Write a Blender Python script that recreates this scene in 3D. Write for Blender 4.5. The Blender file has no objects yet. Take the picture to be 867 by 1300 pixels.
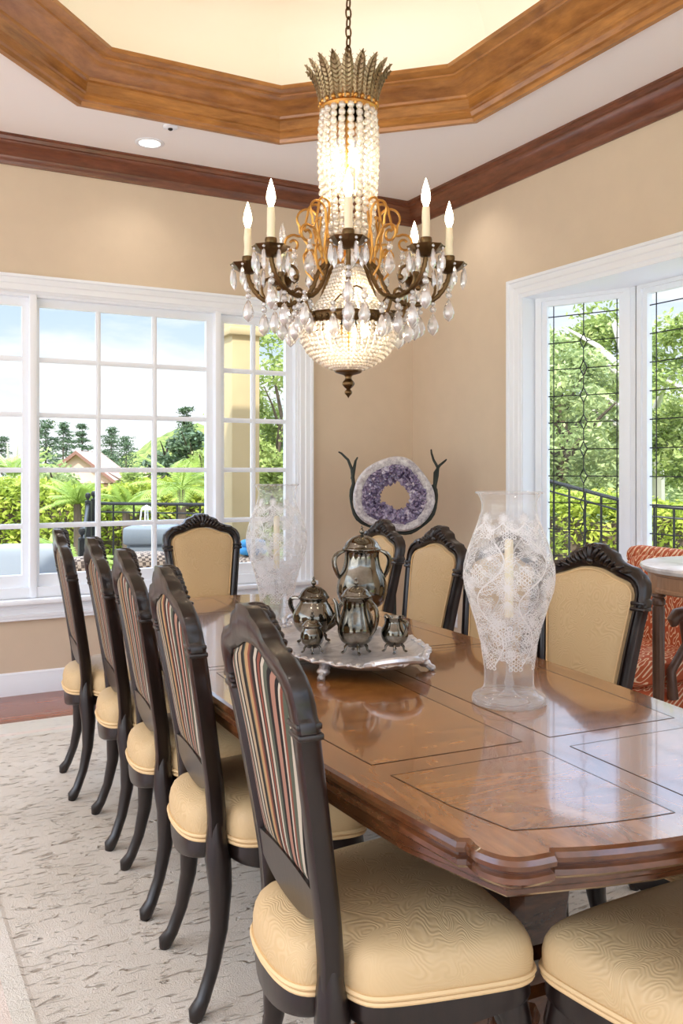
import bpy, bmesh, math, random
from mathutils import Vector, Matrix
PI = math.pi
sin, cos, rad = math.sin, math.cos, math.radians
C = bpy.context.scene.collection
rng = random.Random(7)

# ------------------------------------------------------------------ mesh builder
class MB:
    def __init__(s):
        s.v = []; s.f = []; s.m = []; s.s = []
    def add(s, vs, fs, mat=0, smooth=True):
        o = len(s.v)
        s.v += [tuple(p) for p in vs]
        for f in fs:
            s.f.append([i + o for i in f]); s.m.append(mat); s.s.append(smooth)
        return s
    def join(s, other, M=None):
        o = len(s.v)
        s.v += [tuple(M @ Vector(p)) if M else p for p in other.v]
        s.f += [[i + o for i in f] for f in other.f]; s.m += other.m; s.s += other.s
        return s
    def box(s, x0, x1, y0, y1, z0, z1, mat=0, bev=0.0, M=None):
        if bev <= 0:
            vs = [(x, y, z) for z in (z0, z1) for y in (y0, y1) for x in (x0, x1)]
            fs = [(0,2,3,1),(4,5,7,6),(0,1,5,4),(2,6,7,3),(0,4,6,2),(1,3,7,5)]
        else:
            b = min(bev, (x1-x0)*.49, (y1-y0)*.49, (z1-z0)*.49)
            bm = bmesh.new(); bmesh.ops.create_cube(bm, size=1)
            for v in bm.verts:
                v.co = ((x0+x1)/2 + v.co.x*(x1-x0), (y0+y1)/2 + v.co.y*(y1-y0), (z0+z1)/2 + v.co.z*(z1-z0))
            bmesh.ops.bevel(bm, geom=list(bm.edges), offset=b, segments=2, affect='EDGES', profile=.5)
            bm.verts.index_update()
            vs = [tuple(v.co) for v in bm.verts]; fs = [[v.index for v in f.verts] for f in bm.faces]
            bm.free()
        if M: vs = [M @ Vector(p) for p in vs]
        return s.add(vs, fs, mat, bev > 0)
    def tube(s, path, r, n=8, mat=0, closed=False, cap=True, flat=None):
        P = [Vector(p) for p in path]; k = len(P)
        if not hasattr(r, '__len__'): r = [r]*k
        T = []
        for i in range(k):
            a = P[(i-1) % k] if (closed or i > 0) else P[i]
            b = P[(i+1) % k] if (closed or i < k-1) else P[i]
            d = b - a
            T.append(d.normalized() if d.length > 1e-9 else Vector((0,0,1)))
        up = Vector((0,0,1)) if abs(T[0].z) < .9 else Vector((1,0,0))
        N = (up - T[0]*up.dot(T[0])).normalized()
        vs = []; fs = []
        for i in range(k):
            N = (N - T[i]*N.dot(T[i]))
            N = N.normalized() if N.length > 1e-9 else T[i].orthogonal().normalized()
            B = T[i].cross(N)
            for j in range(n):
                a = 2*PI*j/n + PI/n
                fl = flat if flat else 1
                vs.append(P[i] + (N*cos(a) + B*sin(a)*fl)*r[i])
        m = k if closed else k-1
        for i in range(m):
            for j in range(n):
                a = i*n+j; b = i*n+(j+1) % n; i2 = (i+1) % k
                fs.append((a, b, i2*n+(j+1) % n, i2*n+j))
        if cap and not closed:
            fs.append(tuple(range(n-1, -1, -1))); fs.append(tuple((k-1)*n+j for j in range(n)))
        return s.add(vs, fs, mat)
    def lathe(s, prof, n=32, c=(0,0,0), mat=0, wave=None, smooth=True):
        vs = []; fs = []; k = len(prof)
        for (r, z) in prof:
            for j in range(n):
                a = 2*PI*j/n
                rr = r*(1 + (wave(a, z) if wave else 0))
                vs.append((c[0]+rr*cos(a), c[1]+rr*sin(a), c[2]+z))
        for i in range(k-1):
            for j in range(n):
                fs.append((i*n+j, i*n+(j+1) % n, (i+1)*n+(j+1) % n, (i+1)*n+j))
        if prof[0][0] > 1e-6: fs.append(tuple(range(n-1, -1, -1)))
        if prof[-1][0] > 1e-6: fs.append(tuple((k-1)*n+j for j in range(n)))
        return s.add(vs, fs, mat, smooth)
    def ball(s, c, r, n=10, m=6, mat=0, sc=(1,1,1), M=None):
        vs = []; fs = []
        vs.append((0,0,-1))
        for i in range(1, m):
            a = -PI/2 + PI*i/m
            for j in range(n):
                b = 2*PI*j/n
                vs.append((cos(a)*cos(b), cos(a)*sin(b), sin(a)))
        vs.append((0,0,1))
        for j in range(n): fs.append((0, 1+(j+1) % n, 1+j))
        for i in range(m-2):
            for j in range(n):
                a = 1+i*n+j; b = 1+i*n+(j+1) % n
                fs.append((a, b, b+n, a+n))
        t = len(vs)-1; o = 1+(m-2)*n
        for j in range(n): fs.append((o+j, o+(j+1) % n, t))
        vs = [Vector((p[0]*r*sc[0], p[1]*r*sc[1], p[2]*r*sc[2])) for p in vs]
        if M: vs = [M @ p for p in vs]
        vs = [p + Vector(c) for p in vs]
        return s.add(vs, fs, mat)
    def prism(s, poly, z0, z1, mat=0, M=None, smooth=False):
        n = len(poly)
        vs = [(p[0], p[1], z0) for p in poly] + [(p[0], p[1], z1) for p in poly]
        fs = [tuple(range(n-1, -1, -1)), tuple(range(n, 2*n))]
        fs += [(i, (i+1) % n, n+(i+1) % n, n+i) for i in range(n)]
        if M: vs = [M @ Vector(p) for p in vs]
        return s.add(vs, fs, mat, smooth)
    def rings(s, rs, mat=0, close_u=True, cap0=False, cap1=False, smooth=True):
        n = len(rs[0]); vs = [p for r in rs for p in r]; fs = []
        m = n if close_u else n-1
        for i in range(len(rs)-1):
            for j in range(m):
                fs.append((i*n+j, i*n+(j+1) % n, (i+1)*n+(j+1) % n, (i+1)*n+j))
        if cap0: fs.append(tuple(range(n-1, -1, -1)))
        if cap1: fs.append(tuple((len(rs)-1)*n+j for j in range(n)))
        return s.add(vs, fs, mat, smooth)
    def mesh(s, name, mats, sharp=38):
        me = bpy.data.meshes.new(name)
        me.from_pydata(s.v, [], s.f)
        if not isinstance(mats, (list, tuple)): mats = [mats]
        for m in mats: me.materials.append(m)
        me.polygons.foreach_set('material_index', s.m)
        me.polygons.foreach_set('use_smooth', s.s)
        bm = bmesh.new(); bm.from_mesh(me)
        bmesh.ops.recalc_face_normals(bm, faces=list(bm.faces))
        bm.to_mesh(me); bm.free()
        me.set_sharp_from_angle(angle=rad(sharp))
        me.update()
        return me
    def build(s, name, mats, parent=None, loc=(0,0,0), rot=(0,0,0), sharp=38):
        o = bpy.data.objects.new(name, s.mesh(name, mats, sharp))
        C.objects.link(o); o.location = loc; o.rotation_euler = rot
        if parent: o.parent = parent
        return o

def offset_path(pts, d, closed, side=1):
    n = len(pts); out = []
    for i in range(n):
        p = Vector(pts[i][:2])
        a = Vector(pts[(i-1) % n][:2]) if (closed or i > 0) else None
        b = Vector(pts[(i+1) % n][:2]) if (closed or i < n-1) else None
        ns = []
        if a is not None:
            t = (p-a).normalized(); ns.append(Vector((-t.y, t.x))*side)
        if b is not None:
            t = (b-p).normalized(); ns.append(Vector((-t.y, t.x))*side)
        if len(ns) == 1: m = ns[0]
        else:
            m = (ns[0]+ns[1]).normalized(); m = m/max(.3, m.dot(ns[0]))
        q = p + m*d
        out.append((q.x, q.y))
    return out
def sweep2d(mb, path, prof, closed=True, side=1, mat=0, close_prof=False):
    rs = []
    pr = list(prof) + ([prof[0]] if close_prof else [])
    for (d, z) in pr:
        rs.append([(x, y, z) for x, y in offset_path(path, d, closed, side)])
    mb.rings(rs, mat, close_u=closed, smooth=True)

# ------------------------------------------------------------------ tags
def tag(o, label=None, cat=None, group=None, kind=None):
    if label: o['label'] = label
    if cat: o['category'] = cat
    if group: o['group'] = group
    if kind: o['kind'] = kind
    return o
def empty(name, loc, rz=0, label=None, cat=None, group=None):
    o = bpy.data.objects.new(name, None); C.objects.link(o)
    o.empty_display_size = .1
    o.location = loc; o.rotation_euler = (0, 0, rz)
    return tag(o, label, cat, group)
def copy_tree(o, parent=None):
    c = o.copy(); C.objects.link(c)
    if parent: c.parent = parent
    for ch in list(o.children): copy_tree(ch, c)
    return c
def struct(o, label=None, cat=None):
    o['kind'] = 'structure'
    return tag(o, label, cat)

# ------------------------------------------------------------------ materials
def s2l(c):
    c = c/255
    return c/12.92 if c <= .04045 else ((c+.055)/1.055)**2.4
def col(r, g, b): return (s2l(r), s2l(g), s2l(b), 1)
class NT:
    def __init__(s, name):
        s.mat = bpy.data.materials.new(name); s.mat.use_nodes = True
        s.nt = s.mat.node_tree; s.nt.nodes.clear()
        s.out = s.nt.nodes.new('ShaderNodeOutputMaterial')
    def n(s, t, **kw):
        nd = s.nt.nodes.new('ShaderNode'+t)
        for k, v in kw.items():
            if k.startswith('_'): setattr(nd, k[1:], v)
            else:
                nd.inputs[k.replace('__', ' ')].default_value = v
        return nd
    def l(s, a, b): s.nt.links.new(a, b)
    def coord(s, scale=(1,1,1), kind='Object', rot=(0,0,0)):
        t = s.n('TexCoord'); m = s.n('Mapping')
        m.inputs['Scale'].default_value = scale; m.inputs['Rotation'].default_value = rot
        s.l(t.outputs[kind], m.inputs['Vector']); return m.outputs['Vector']
    def noise(s, vec, scale, detail=4, rough=.55, dist=0):
        t = s.n('TexNoise'); t.inputs['Scale'].default_value = scale
        t.inputs['Detail'].default_value = detail; t.inputs['Roughness'].default_value = rough
        t.inputs['Distortion'].default_value = dist
        if vec: s.l(vec, t.inputs['Vector'])
        return t.outputs['Fac']
    def ramp(s, fac, stops, interp='LINEAR'):
        r = s.n('ValToRGB'); cr = r.color_ramp; cr.interpolation = interp
        while len(cr.elements) < len(stops): cr.elements.new(.5)
        for e, (p, c) in zip(cr.elements, stops):
            e.position = p; e.color = c if hasattr(c, '__len__') else (c, c, c, 1)
        s.l(fac, r.inputs['Fac']); return r.outputs['Color']
    def math(s, op, a, b=None, c=None):
        m = s.n('Math', _operation=op)
        for i, x in enumerate((a, b, c)):
            if x is None: continue
            if isinstance(x, (int, float)): m.inputs[i].default_value = x
            else: s.l(x, m.inputs[i])
        return m.outputs[0]
    def bump(s, h, strength=.3, dist=.01):
        b = s.n('Bump'); b.inputs['Strength'].default_value = strength; b.inputs['Distance'].default_value = dist
        s.l(h, b.inputs['Height']); return b.outputs['Normal']
    def pbsdf(s, color=None, rough=.5, metal=0, spec=.5, coat=0, coat_rough=.05, normal=None, **kw):
        p = s.n('BsdfPrincipled')
        if color is not None:
            if hasattr(color, 'is_linked') or not hasattr(color, '__len__'): s.l(color, p.inputs['Base Color'])
            else: p.inputs['Base Color'].default_value = color
        if isinstance(rough, (int, float)): p.inputs['Roughness'].default_value = rough
        else: s.l(rough, p.inputs['Roughness'])
        p.inputs['Metallic'].default_value = metal
        p.inputs['Specular IOR Level'].default_value = spec
        p.inputs['Coat Weight'].default_value = coat; p.inputs['Coat Roughness'].default_value = coat_rough
        for k, v in kw.items(): p.inputs[k.replace('__', ' ')].default_value = v
        if normal: s.l(normal, p.inputs['Normal'])
        return p
    def fin(s, shader):
        s.l(shader.outputs[0] if hasattr(shader, 'outputs') else shader, s.out.inputs['Surface']); return s.mat
def plain(name, c, rough=.5, metal=0, spec=.5, bump=0, bscale=80, var=0, **kw):
    t = NT(name); v = t.coord()
    nz = t.noise(v, bscale, 3)
    color = c
    if var:
        nv = t.noise(v, bscale*.12, 4)
        color = t.ramp(nv, [(.3, tuple(x*(1-var) for x in c[:3])+(1,)), (.7, tuple(min(1, x*(1+var)) for x in c[:3])+(1,))])
    nm = t.bump(nz, bump, .004) if bump else None
    return t.fin(t.pbsdf(color, rough, metal, spec, normal=nm, **kw))
def wood(name, dark, light, scale=(1,1,1), sc=6, rough=.35, coat=0, spec=.5, bump=.1, contrast=(.3,.7), streak=22):
    t = NT(name); v = t.coord(scale)
    a = t.noise(v, sc, 5, .6, .6); b = t.noise(v, sc*streak/6, 3, .6)
    m = t.math('ADD', t.math('MULTIPLY', a, .7), t.math('MULTIPLY', b, .3))
    c = t.ramp(m, [(contrast[0], dark), (contrast[1], light)])
    return t.fin(t.pbsdf(c, rough, 0, spec, coat, .08, t.bump(m, bump, .003) if bump else None))
def emission(name, c, strength):
    t = NT(name); e = t.n('Emission'); e.inputs['Color'].default_value = c; e.inputs['Strength'].default_value = strength
    return t.fin(e)

M = {}
M['wall'] = plain('wall_paint', col(212,194,170), .75, bump=.05, bscale=60, var=.02)
M['ceil'] = plain('ceiling_paint', col(242,239,237), .8)
M['cove'] = plain('tray_ceiling_paint', col(240,236,224), .8)
M['white'] = plain('white_trim_paint', col(238,243,249), .35)
M['crown'] = wood('crown_wood', col(78,40,26), col(134,80,54), (1.2,1.2,9), 3, .3, .3, bump=.1)
M['cornice'] = wood('cornice_wood', col(122,74,28), col(196,136,68), (1.3,1.3,8), 2.4, .3, .3, bump=.1)
M['floor'] = None
M['ebony'] = wood('dark_stained_wood', col(16,10,9), col(36,23,19), (6,6,1), 5, .30, .15, bump=.15)
M['table_edge'] = wood('table_edge_wood', col(52,27,14), col(106,62,33), (2,2,6), 5, .22, .6, bump=.05)

def fmat_floor():
    t = NT('floor_boards'); v = t.coord((1,1,1))
    br = t.n('TexBrick', _offset=.37); t.l(v, br.inputs['Vector'])
    br.inputs['Color1'].default_value = col(132,66,40); br.inputs['Color2'].default_value = col(160,88,54)
    br.inputs['Mortar'].default_value = col(70,32,20)
    br.inputs['Scale'].default_value = 1; br.inputs['Mortar Size'].default_value = .0015
    br.inputs['Brick Width'].default_value = 1.4; br.inputs['Row Height'].default_value = .1
    nz = t.noise(t.coord((1,14,1)), 4, 5, .6, .4)
    mx = t.n('Mix', _data_type='RGBA', _blend_type='MULTIPLY'); mx.inputs['Factor'].default_value = .6
    t.l(br.outputs['Color'], mx.inputs[6]); t.l(t.ramp(nz, [(.3, .55), (.7, 1.0)]), mx.inputs[7])
    return t.fin(t.pbsdf(mx.outputs[2], .25, coat=.3))
M['floor'] = fmat_floor()

def fmat_rug(name, base1, base2, dark, amt=1.0):
    t = NT(name); v = t.coord((1,1,1))
    d = t.coord((9,30,1), rot=(0,0,rad(14)))
    n1 = t.noise(d, 1.7, 3, .5, 1.1)
    cut = t.ramp(n1, [(.33, 0.0), (.40, 1.0)])
    big = t.noise(v, 2.2, 4)
    base = t.ramp(big, [(.3, base1), (.7, base2)])
    mx = t.n('Mix', _data_type='RGBA'); t.l(cut, mx.inputs['Factor'])
    mx.inputs[6].default_value = dark; t.l(base, mx.inputs[7])
    fz = t.noise(v, 260, 2)
    h = t.math('ADD', t.math('MULTIPLY', t.ramp(n1, [(.31, 0.0), (.44, 1.0)]), amt), t.math('MULTIPLY', fz, .35))
    return t.fin(t.pbsdf(mx.outputs[2], .95, spec=.1, normal=t.bump(h, .7, .012)))
M['rug'] = fmat_rug('rug_field_pile', col(204,194,178), col(222,213,199), col(170,158,142))
M['rug_border'] = fmat_rug('rug_border_pile', col(206,200,184), col(222,214,202), col(204,196,184), .15)
M['rug_band'] = fmat_rug('rug_band_pile', col(214,196,180), col(228,216,204), col(200,180,164), .2)

def fmat_uph(name, c1, c2, sc=9, b=.5):
    # tone-on-tone swirl damask: embossed contour lines
    t = NT(name); v = t.coord()
    n1 = t.noise(v, sc, 1.5, .45, 1.4)
    sp = t.n('SeparateXYZ'); t.l(v, sp.inputs[0])
    lin = t.math('ADD', t.math('MULTIPLY', sp.outputs['X'], 330), t.math('ADD', t.math('MULTIPLY', sp.outputs['Y'], 240), t.math('MULTIPLY', sp.outputs['Z'], 330)))
    w = t.math('SINE', t.math('ADD', t.math('MULTIPLY', n1, 150), lin))
    mask = t.ramp(t.noise(v, sc*.9, 1, .5), [(.42, .2), (.55, 1.0)])
    h = t.math('MULTIPLY', w, mask)
    c = t.ramp(t.math('ADD', t.math('MULTIPLY', h, .5), .5), [(.1, c1), (.9, c2)])
    return t.fin(t.pbsdf(c, .55, spec=.35, normal=t.bump(h, b, .0015)))
M['cream'] = fmat_uph('cream_damask', col(198,169,124), col(204,176,132), 8, .22)
M['piping'] = plain('cream_piping', col(220,188,138), .6)

def fmat_stripe():
    t = NT('striped_fabric'); tc = t.n('TexCoord'); sp = t.n('SeparateXYZ'); t.l(tc.outputs['Object'], sp.inputs[0])
    # fan the stripes slightly with the taper of the back
    w = t.math('ADD', .092, t.math('MULTIPLY', t.math('SUBTRACT', sp.outputs['Z'], .6), .16))
    f = t.math('FRACT', t.math('MULTIPLY', t.math('ADD', t.math('MULTIPLY', t.math('DIVIDE', sp.outputs['Y'], w), .34), .52), 1.5))
    blk = col(26,24,26); tan = col(196,170,132); rust = col(150,72,46); sage = col(96,104,86); ivory = col(222,208,184); pink = col(190,134,108); brn = col(80,54,40); gold = col(206,160,98)
    seq = [(blk,2),(tan,3),(blk,1.5),(ivory,2),(sage,2.2),(tan,2),(rust,1.2),(ivory,1),(blk,2.4),(pink,2.6),(brn,1),(blk,2),(sage,2.6),(ivory,1.4),(blk,1),(rust,1.6),(brn,1.2),(ivory,1.6),(blk,2.2),(tan,1.6),(rust,2),(gold,2),(blk,2)]
    seq = [(blk,1),(tan,3),(blk,1.5),(ivory,2),(sage,2.2),(rust,1.4),(ivory,1),(blk,2),(pink,2.8),(blk,2),(sage,2.4),(ivory,1.6),(blk,.8),(rust,1.8),(blk,.8),(ivory,1.8),(blk,2),(brn,1.2),(rust,1.6),(gold,2.6),(sage,1),(blk,1.5)]
    tot = sum(x[1] for x in seq); a = 0; st = []
    for c, wd in seq: st.append((a/tot, c)); a += wd
    c = t.ramp(f, st, 'CONSTANT')
    hs = t.n('HueSaturation'); hs.inputs['Value'].default_value = .62; hs.inputs['Saturation'].default_value = .9; t.l(c, hs.inputs['Color'])
    return t.fin(t.pbsdf(hs.outputs[0], .6, spec=.2, normal=t.bump(t.noise(t.coord(), 300, 2), .2, .001)))
M['stripe'] = fmat_stripe()

def fmat_silver(name, tarn=.5):
    t = NT(name); v = t.coord()
    n = t.noise(v, 9, 5, .6)
    c = t.ramp(n, [(.35, col(70,64,54)), (.52, col(120,116,106)), (.72, col(164,160,152))])
    return t.fin(t.pbsdf(c, t.math('ADD', t.math('MULTIPLY', n, .16), .04), 1.0, normal=t.bump(t.noise(v, 60, 3), .06, .002)))
M['silver'] = fmat_silver('tarnished_silver')
def fmat_tray():
    t = NT('silver_tray_metal'); v = t.coord()
    n = t.noise(v, 14, 5, .65, 1.2)
    c = t.ramp(n, [(.35, col(190,190,194)), (.65, col(240,240,242))])
    return t.fin(t.pbsdf(c, .38, .75, normal=t.bump(n, .25, .004)))
M['tray'] = fmat_tray()
M['bronze'] = plain('antique_bronze', col(104,82,54), .32, 1.0, bump=.3, bscale=120, var=.3)
M['gilt'] = plain('gilt_metal', col(196,146,78), .3, 1.0, bump=.4, bscale=160, var=.2)
M['crownmetal'] = plain('weathered_gilt', col(156,136,104), .38, 1.0, bump=.3, bscale=90, var=.35)

def fmat_crystal(name, tint, diff=.3, tr=.35):
    t = NT(name)
    tb = t.n('BsdfTransparent'); tb.inputs['Color'].default_value = (.97,.97,.97,1)
    g = t.n('BsdfGlossy'); g.inputs['Roughness'].default_value = .06; g.inputs['Color'].default_value = (1,1,1,1)
    d = t.n('BsdfTranslucent'); d.inputs['Color'].default_value = tint
    dd = t.n('BsdfDiffuse'); dd.inputs['Color'].default_value = tint
    md = t.n('MixShader'); md.inputs['Fac'].default_value = .5; t.l(d.outputs[0], md.inputs[1]); t.l(dd.outputs[0], md.inputs[2])
    lw = t.n('LayerWeight'); lw.inputs['Blend'].default_value = .35
    m1 = t.n('MixShader'); m1.inputs['Fac'].default_value = diff/(diff+tr)
    t.l(tb.outputs[0], m1.inputs[1]); t.l(md.outputs[0], m1.inputs[2])
    m2 = t.n('MixShader'); t.l(t.ramp(lw.outputs['Facing'], [(0, .22), (1, .85)]), m2.inputs['Fac'])
    t.l(m1.outputs[0], m2.inputs[1]); t.l(g.outputs[0], m2.inputs[2])
    return t.fin(m2)
M['bead'] = fmat_crystal('crystal_bead', col(255,246,232), .55, .3)
M['drop'] = fmat_crystal('crystal_drop', col(252,252,254), .30, .42)

def fmat_pane(name, refl=.6, tint=(.98,.99,.99,1)):
    t = NT(name)
    tb = t.n('BsdfTransparent'); tb.inputs['Color'].default_value = tint
    g = t.n('BsdfGlossy'); g.inputs['Roughness'].default_value = .0
    fr = t.n('Fresnel'); fr.inputs['IOR'].default_value = 1.45
    m = t.n('MixShader'); t.l(t.math('MULTIPLY', fr.outputs[0], refl), m.inputs['Fac'])
    t.l(tb.outputs[0], m.inputs[1]); t.l(g.outputs[0], m.inputs[2])
    return t.fin(m)
M['pane'] = fmat_pane('window_glass', .35)
def fmat_hglass():
    t = NT('hurricane_glass')
    tb = t.n('BsdfTransparent'); tb.inputs['Color'].default_value = (.96,.965,.97,1)
    g = t.n('BsdfGlossy'); g.inputs['Roughness'].default_value = .03
    d = t.n('BsdfDiffuse'); d.inputs['Color'].default_value = (.9,.91,.92,1)
    tr = t.n('BsdfTranslucent'); tr.inputs['Color'].default_value = (.9,.91,.92,1)
    md = t.n('MixShader'); md.inputs['Fac'].default_value = .5; t.l(d.outputs[0], md.inputs[1]); t.l(tr.outputs[0], md.inputs[2])
    lw = t.n('LayerWeight'); lw.inputs['Blend'].default_value = .3
    m0 = t.n('MixShader'); t.l(t.ramp(lw.outputs['Facing'], [(0, .14), (.5, .26), (1, .9)]), m0.inputs['Fac'])  # white mixed into the glass stands in for window backlight
    t.l(tb.outputs[0], m0.inputs[1]); t.l(md.outputs[0], m0.inputs[2])
    m = t.n('MixShader'); t.l(t.ramp(lw.outputs['Facing'], [(0, .03), (.6, .10), (1, .6)]), m.inputs['Fac'])
    t.l(m0.outputs[0], m.inputs[1]); t.l(g.outputs[0], m.inputs[2])
    return t.fin(m)
M['hglass'] = fmat_hglass()
def fmat_etch():
    t = NT('etched_glass')
    tb = t.n('BsdfTransparent')
    d = t.n('BsdfDiffuse'); d.inputs['Color'].default_value = (.95,.95,.96,1)
    tr = t.n('BsdfTranslucent'); tr.inputs['Color'].default_value = (.95,.95,.96,1)
    md = t.n('MixShader'); md.inputs['Fac'].default_value = .5; t.l(d.outputs[0], md.inputs[1]); t.l(tr.outputs[0], md.inputs[2])
    m = t.n('MixShader'); m.inputs['Fac'].default_value = .75
    t.l(tb.outputs[0], m.inputs[1]); t.l(md.outputs[0], m.inputs[2])
    return t.fin(m)
M['etch'] = fmat_etch()
M['candle'] = plain('ivory_wax', col(236,226,196), .5, **{'Subsurface__Weight': .1})
M['bulb'] = emission('lit_bulb', (1,.86,.62,1), 14)
M['clearbulb'] = fmat_crystal('unlit_bulb_glass', col(250,250,250), .15, .6)
M['iron'] = plain('black_iron', col(36,36,36), .5, .6)
M['patina'] = plain('green_black_iron', col(44,48,42), .45, .5, bump=.4, bscale=70, var=.3)
M['lead'] = plain('lead_came', col(46,46,46), .5, .5)
WORLD, HIGH, SUN, COVE, CAN, EXPO, FILLW = 1.0, 4.5, 5.0, 0.85, 8, 0.48, 42
# ================================================================== ROOM SHELL
WY, WX = 5.45, 3.565          # window wall plane, right wall plane
CZ = 3.23                     # ceiling
OCT_C, OHX, OHY, OC = (1.575, 2.83), 1.335, 1.82, .78
def octagon(e=0):
    hx, hy = OHX+e, OHY+e; c = OC + e*.586
    p = [(hx, -hy+c), (hx, hy-c), (hx-c, hy), (-hx+c, hy), (-hx, hy-c), (-hx, -hy+c), (-hx+c, -hy), (hx-c, -hy)]
    return [(OCT_C[0]+x, OCT_C[1]+y) for x, y in p]     # CCW

b = MB(); b.box(-3, 4.1, -3, 5.7, -.12, 0)
struct(b.build('floor', M['floor']), 'reddish brown wooden board floor under the pale rug', 'floor')

# ceiling with an octagonal opening
o8 = octagon(.0)
X0, X1, Y0, Y1 = -3, 4.5, -3, 5.75
def ray_rect(p):
    c = Vector(OCT_C); d = Vector(p)-c; t = 1e9
    for lim, k in ((X0,0),(X1,0),(Y0,1),(Y1,1)):
        if abs(d[k]) > 1e-9:
            tt = (lim-c[k])/d[k]
            if tt > 0: t = min(t, tt)
    q = c+d*t; return (q.x, q.y)
outer = [ray_rect(p) for p in o8]
corners = [(X1,Y1),(X0,Y1),(X0,Y0),(X1,Y0)]
b = MB()
for i in range(8):
    j = (i+1) % 8
    poly = [o8[i], outer[i]]
    for cx, cy in corners:
        if abs(outer[i][0]-outer[j][0]) > 1e-6 and abs(outer[i][1]-outer[j][1]) > 1e-6:
            if (abs(cx-outer[i][0]) < 1e-6 and abs(cy-outer[j][1]) < 1e-6) or (abs(cx-outer[j][0]) < 1e-6 and abs(cy-outer[i][1]) < 1e-6):
                poly.append((cx, cy))
    poly += [outer[j], o8[j]]
    b.prism(poly, CZ, CZ+.1)
struct(b.build('ceiling', M['ceil']), 'pale flat ceiling around the octagonal tray', 'ceiling')

# raised tray: walls and curved upper ceiling
b = MB()
prof = [(.16, CZ+.05), (.16, 3.62)]
for k in range(1, 7):
    a = PI/2*k/6; prof.append((.16-.3*(1-cos(a)), 3.62+.3*sin(a)))
rs = [[(x, y, z) for x, y in octagon(e)] for e, z in prof]
b.rings(rs, cap1=True)
rs2 = [[(x, y, z) for x, y in octagon(e)] for e, z in ((.2, CZ+.05), (.2, 4.05))]
b.rings(rs2, cap1=True)
struct(b.build('ceiling_tray', M['cove'], sharp=20), 'raised cream octagonal tray ceiling with cove light', 'ceiling')

# wooden cornice round the octagon
b = MB()
prof = [(.05, CZ+.02), (.05, CZ-.028), (.02, CZ-.030), (.012, CZ-.012), (0, CZ-.006), (-.014, CZ+.012), (-.014, CZ+.020), (-.022, CZ+.026),
        (-.030, CZ+.075), (-.044, CZ+.082), (-.050, CZ+.094), (-.058, CZ+.098), (-.070, CZ+.106), (-.10, CZ+.118),
        (-.128, CZ+.138), (-.150, CZ+.150), (-.165, CZ+.152), (-.17, CZ+.160), (-.185, CZ+.160), (-.205, CZ+.168), (-.222, CZ+.170), (-.222, CZ+.192), (-.10, CZ+.192), (.05, CZ+.10)]
rs = [[(x, y, z) for x, y in octagon(e)] for e, z in prof]
b.rings(rs + [rs[0]])
struct(b.build('trim_1', M['cornice'], sharp=25), 'golden brown wooden cornice around the octagonal tray', 'cornice')

# crown moulding along the window wall and right wall (interior is to the right of travel)
wallpath = [(-3, WY), (WX, WY), (WX, -2.4)]
b = MB()
zt = CZ
prof = [(0, zt-.145), (.012, zt-.145), (.016, zt-.125), (.022, zt-.115), (.026, zt-.098), (.045, zt-.085), (.075, zt-.065), (.088, zt-.045), (.092, zt-.034), (.105, zt-.030), (.110, zt-.012), (.122, zt-.008), (.122, zt), (0, zt)]
sweep2d(b, wallpath, prof, closed=False, side=-1)
struct(b.build('trim_2', M['crown'], sharp=25), 'dark reddish wooden crown moulding under the flat ceiling', 'crown moulding')

# ---- window wall
WZ0, WZ1 = .56, 2.345            # opening
WXa, WXb = .33, 2.625
b = MB()
T = .16
b.box(-3, WXa, WY, WY+T, 0, CZ+.05); b.box(WXb, WX+.2, WY, WY+T, 0, CZ+.05)
b.box(WXa, WXb, WY, WY+T, 0, WZ0); b.box(WXa, WXb, WY, WY+T, WZ1, CZ+.05)
struct(b.build('wall_back', M['wall']), 'beige wall holding the white three part window', 'wall')

# casing around the window: stepped profile, mitred
def casing_rect(mb, u0, u1, z0, z1, prof, place, legs=True):
    # prof: (outward offset, projection); drawn as a closed ring of four mitred sides
    rs = []
    for (d, pr) in prof:
        rs.append([place(u0-d, z0-d, pr), place(u1+d, z0-d, pr), place(u1+d, z1+d, pr), place(u0-d, z1+d, pr)])
    mb.rings(rs, smooth=False)
cprof = [(0, -.02), (0, .012), (.014, .018), (.018, .024), (.05, .026), (.056, .032), (.085, .034), (.09, .044), (.105, .046), (.105, 0)]
b = MB()
casing_rect(b, WXa, WXb, WZ0, WZ1, cprof, lambda u, z, p: (u, WY-p, z))
# sill and apron
b.box(WXa-.13, WXb+.13, WY-.075, WY+.02, WZ0-.03, WZ0, bev=.008)
b.box(WXa-.11, WXb+.11, WY-.03, WY, WZ0-.115, WZ0-.03, bev=.006)
b.box(WXa-.11, WXb+.11, WY-.04, WY, WZ0-.125, WZ0-.105, bev=.006)
struct(b.build('trim_3', M['white']), 'white stepped casing and sill round the three part window', 'window casing')

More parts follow.
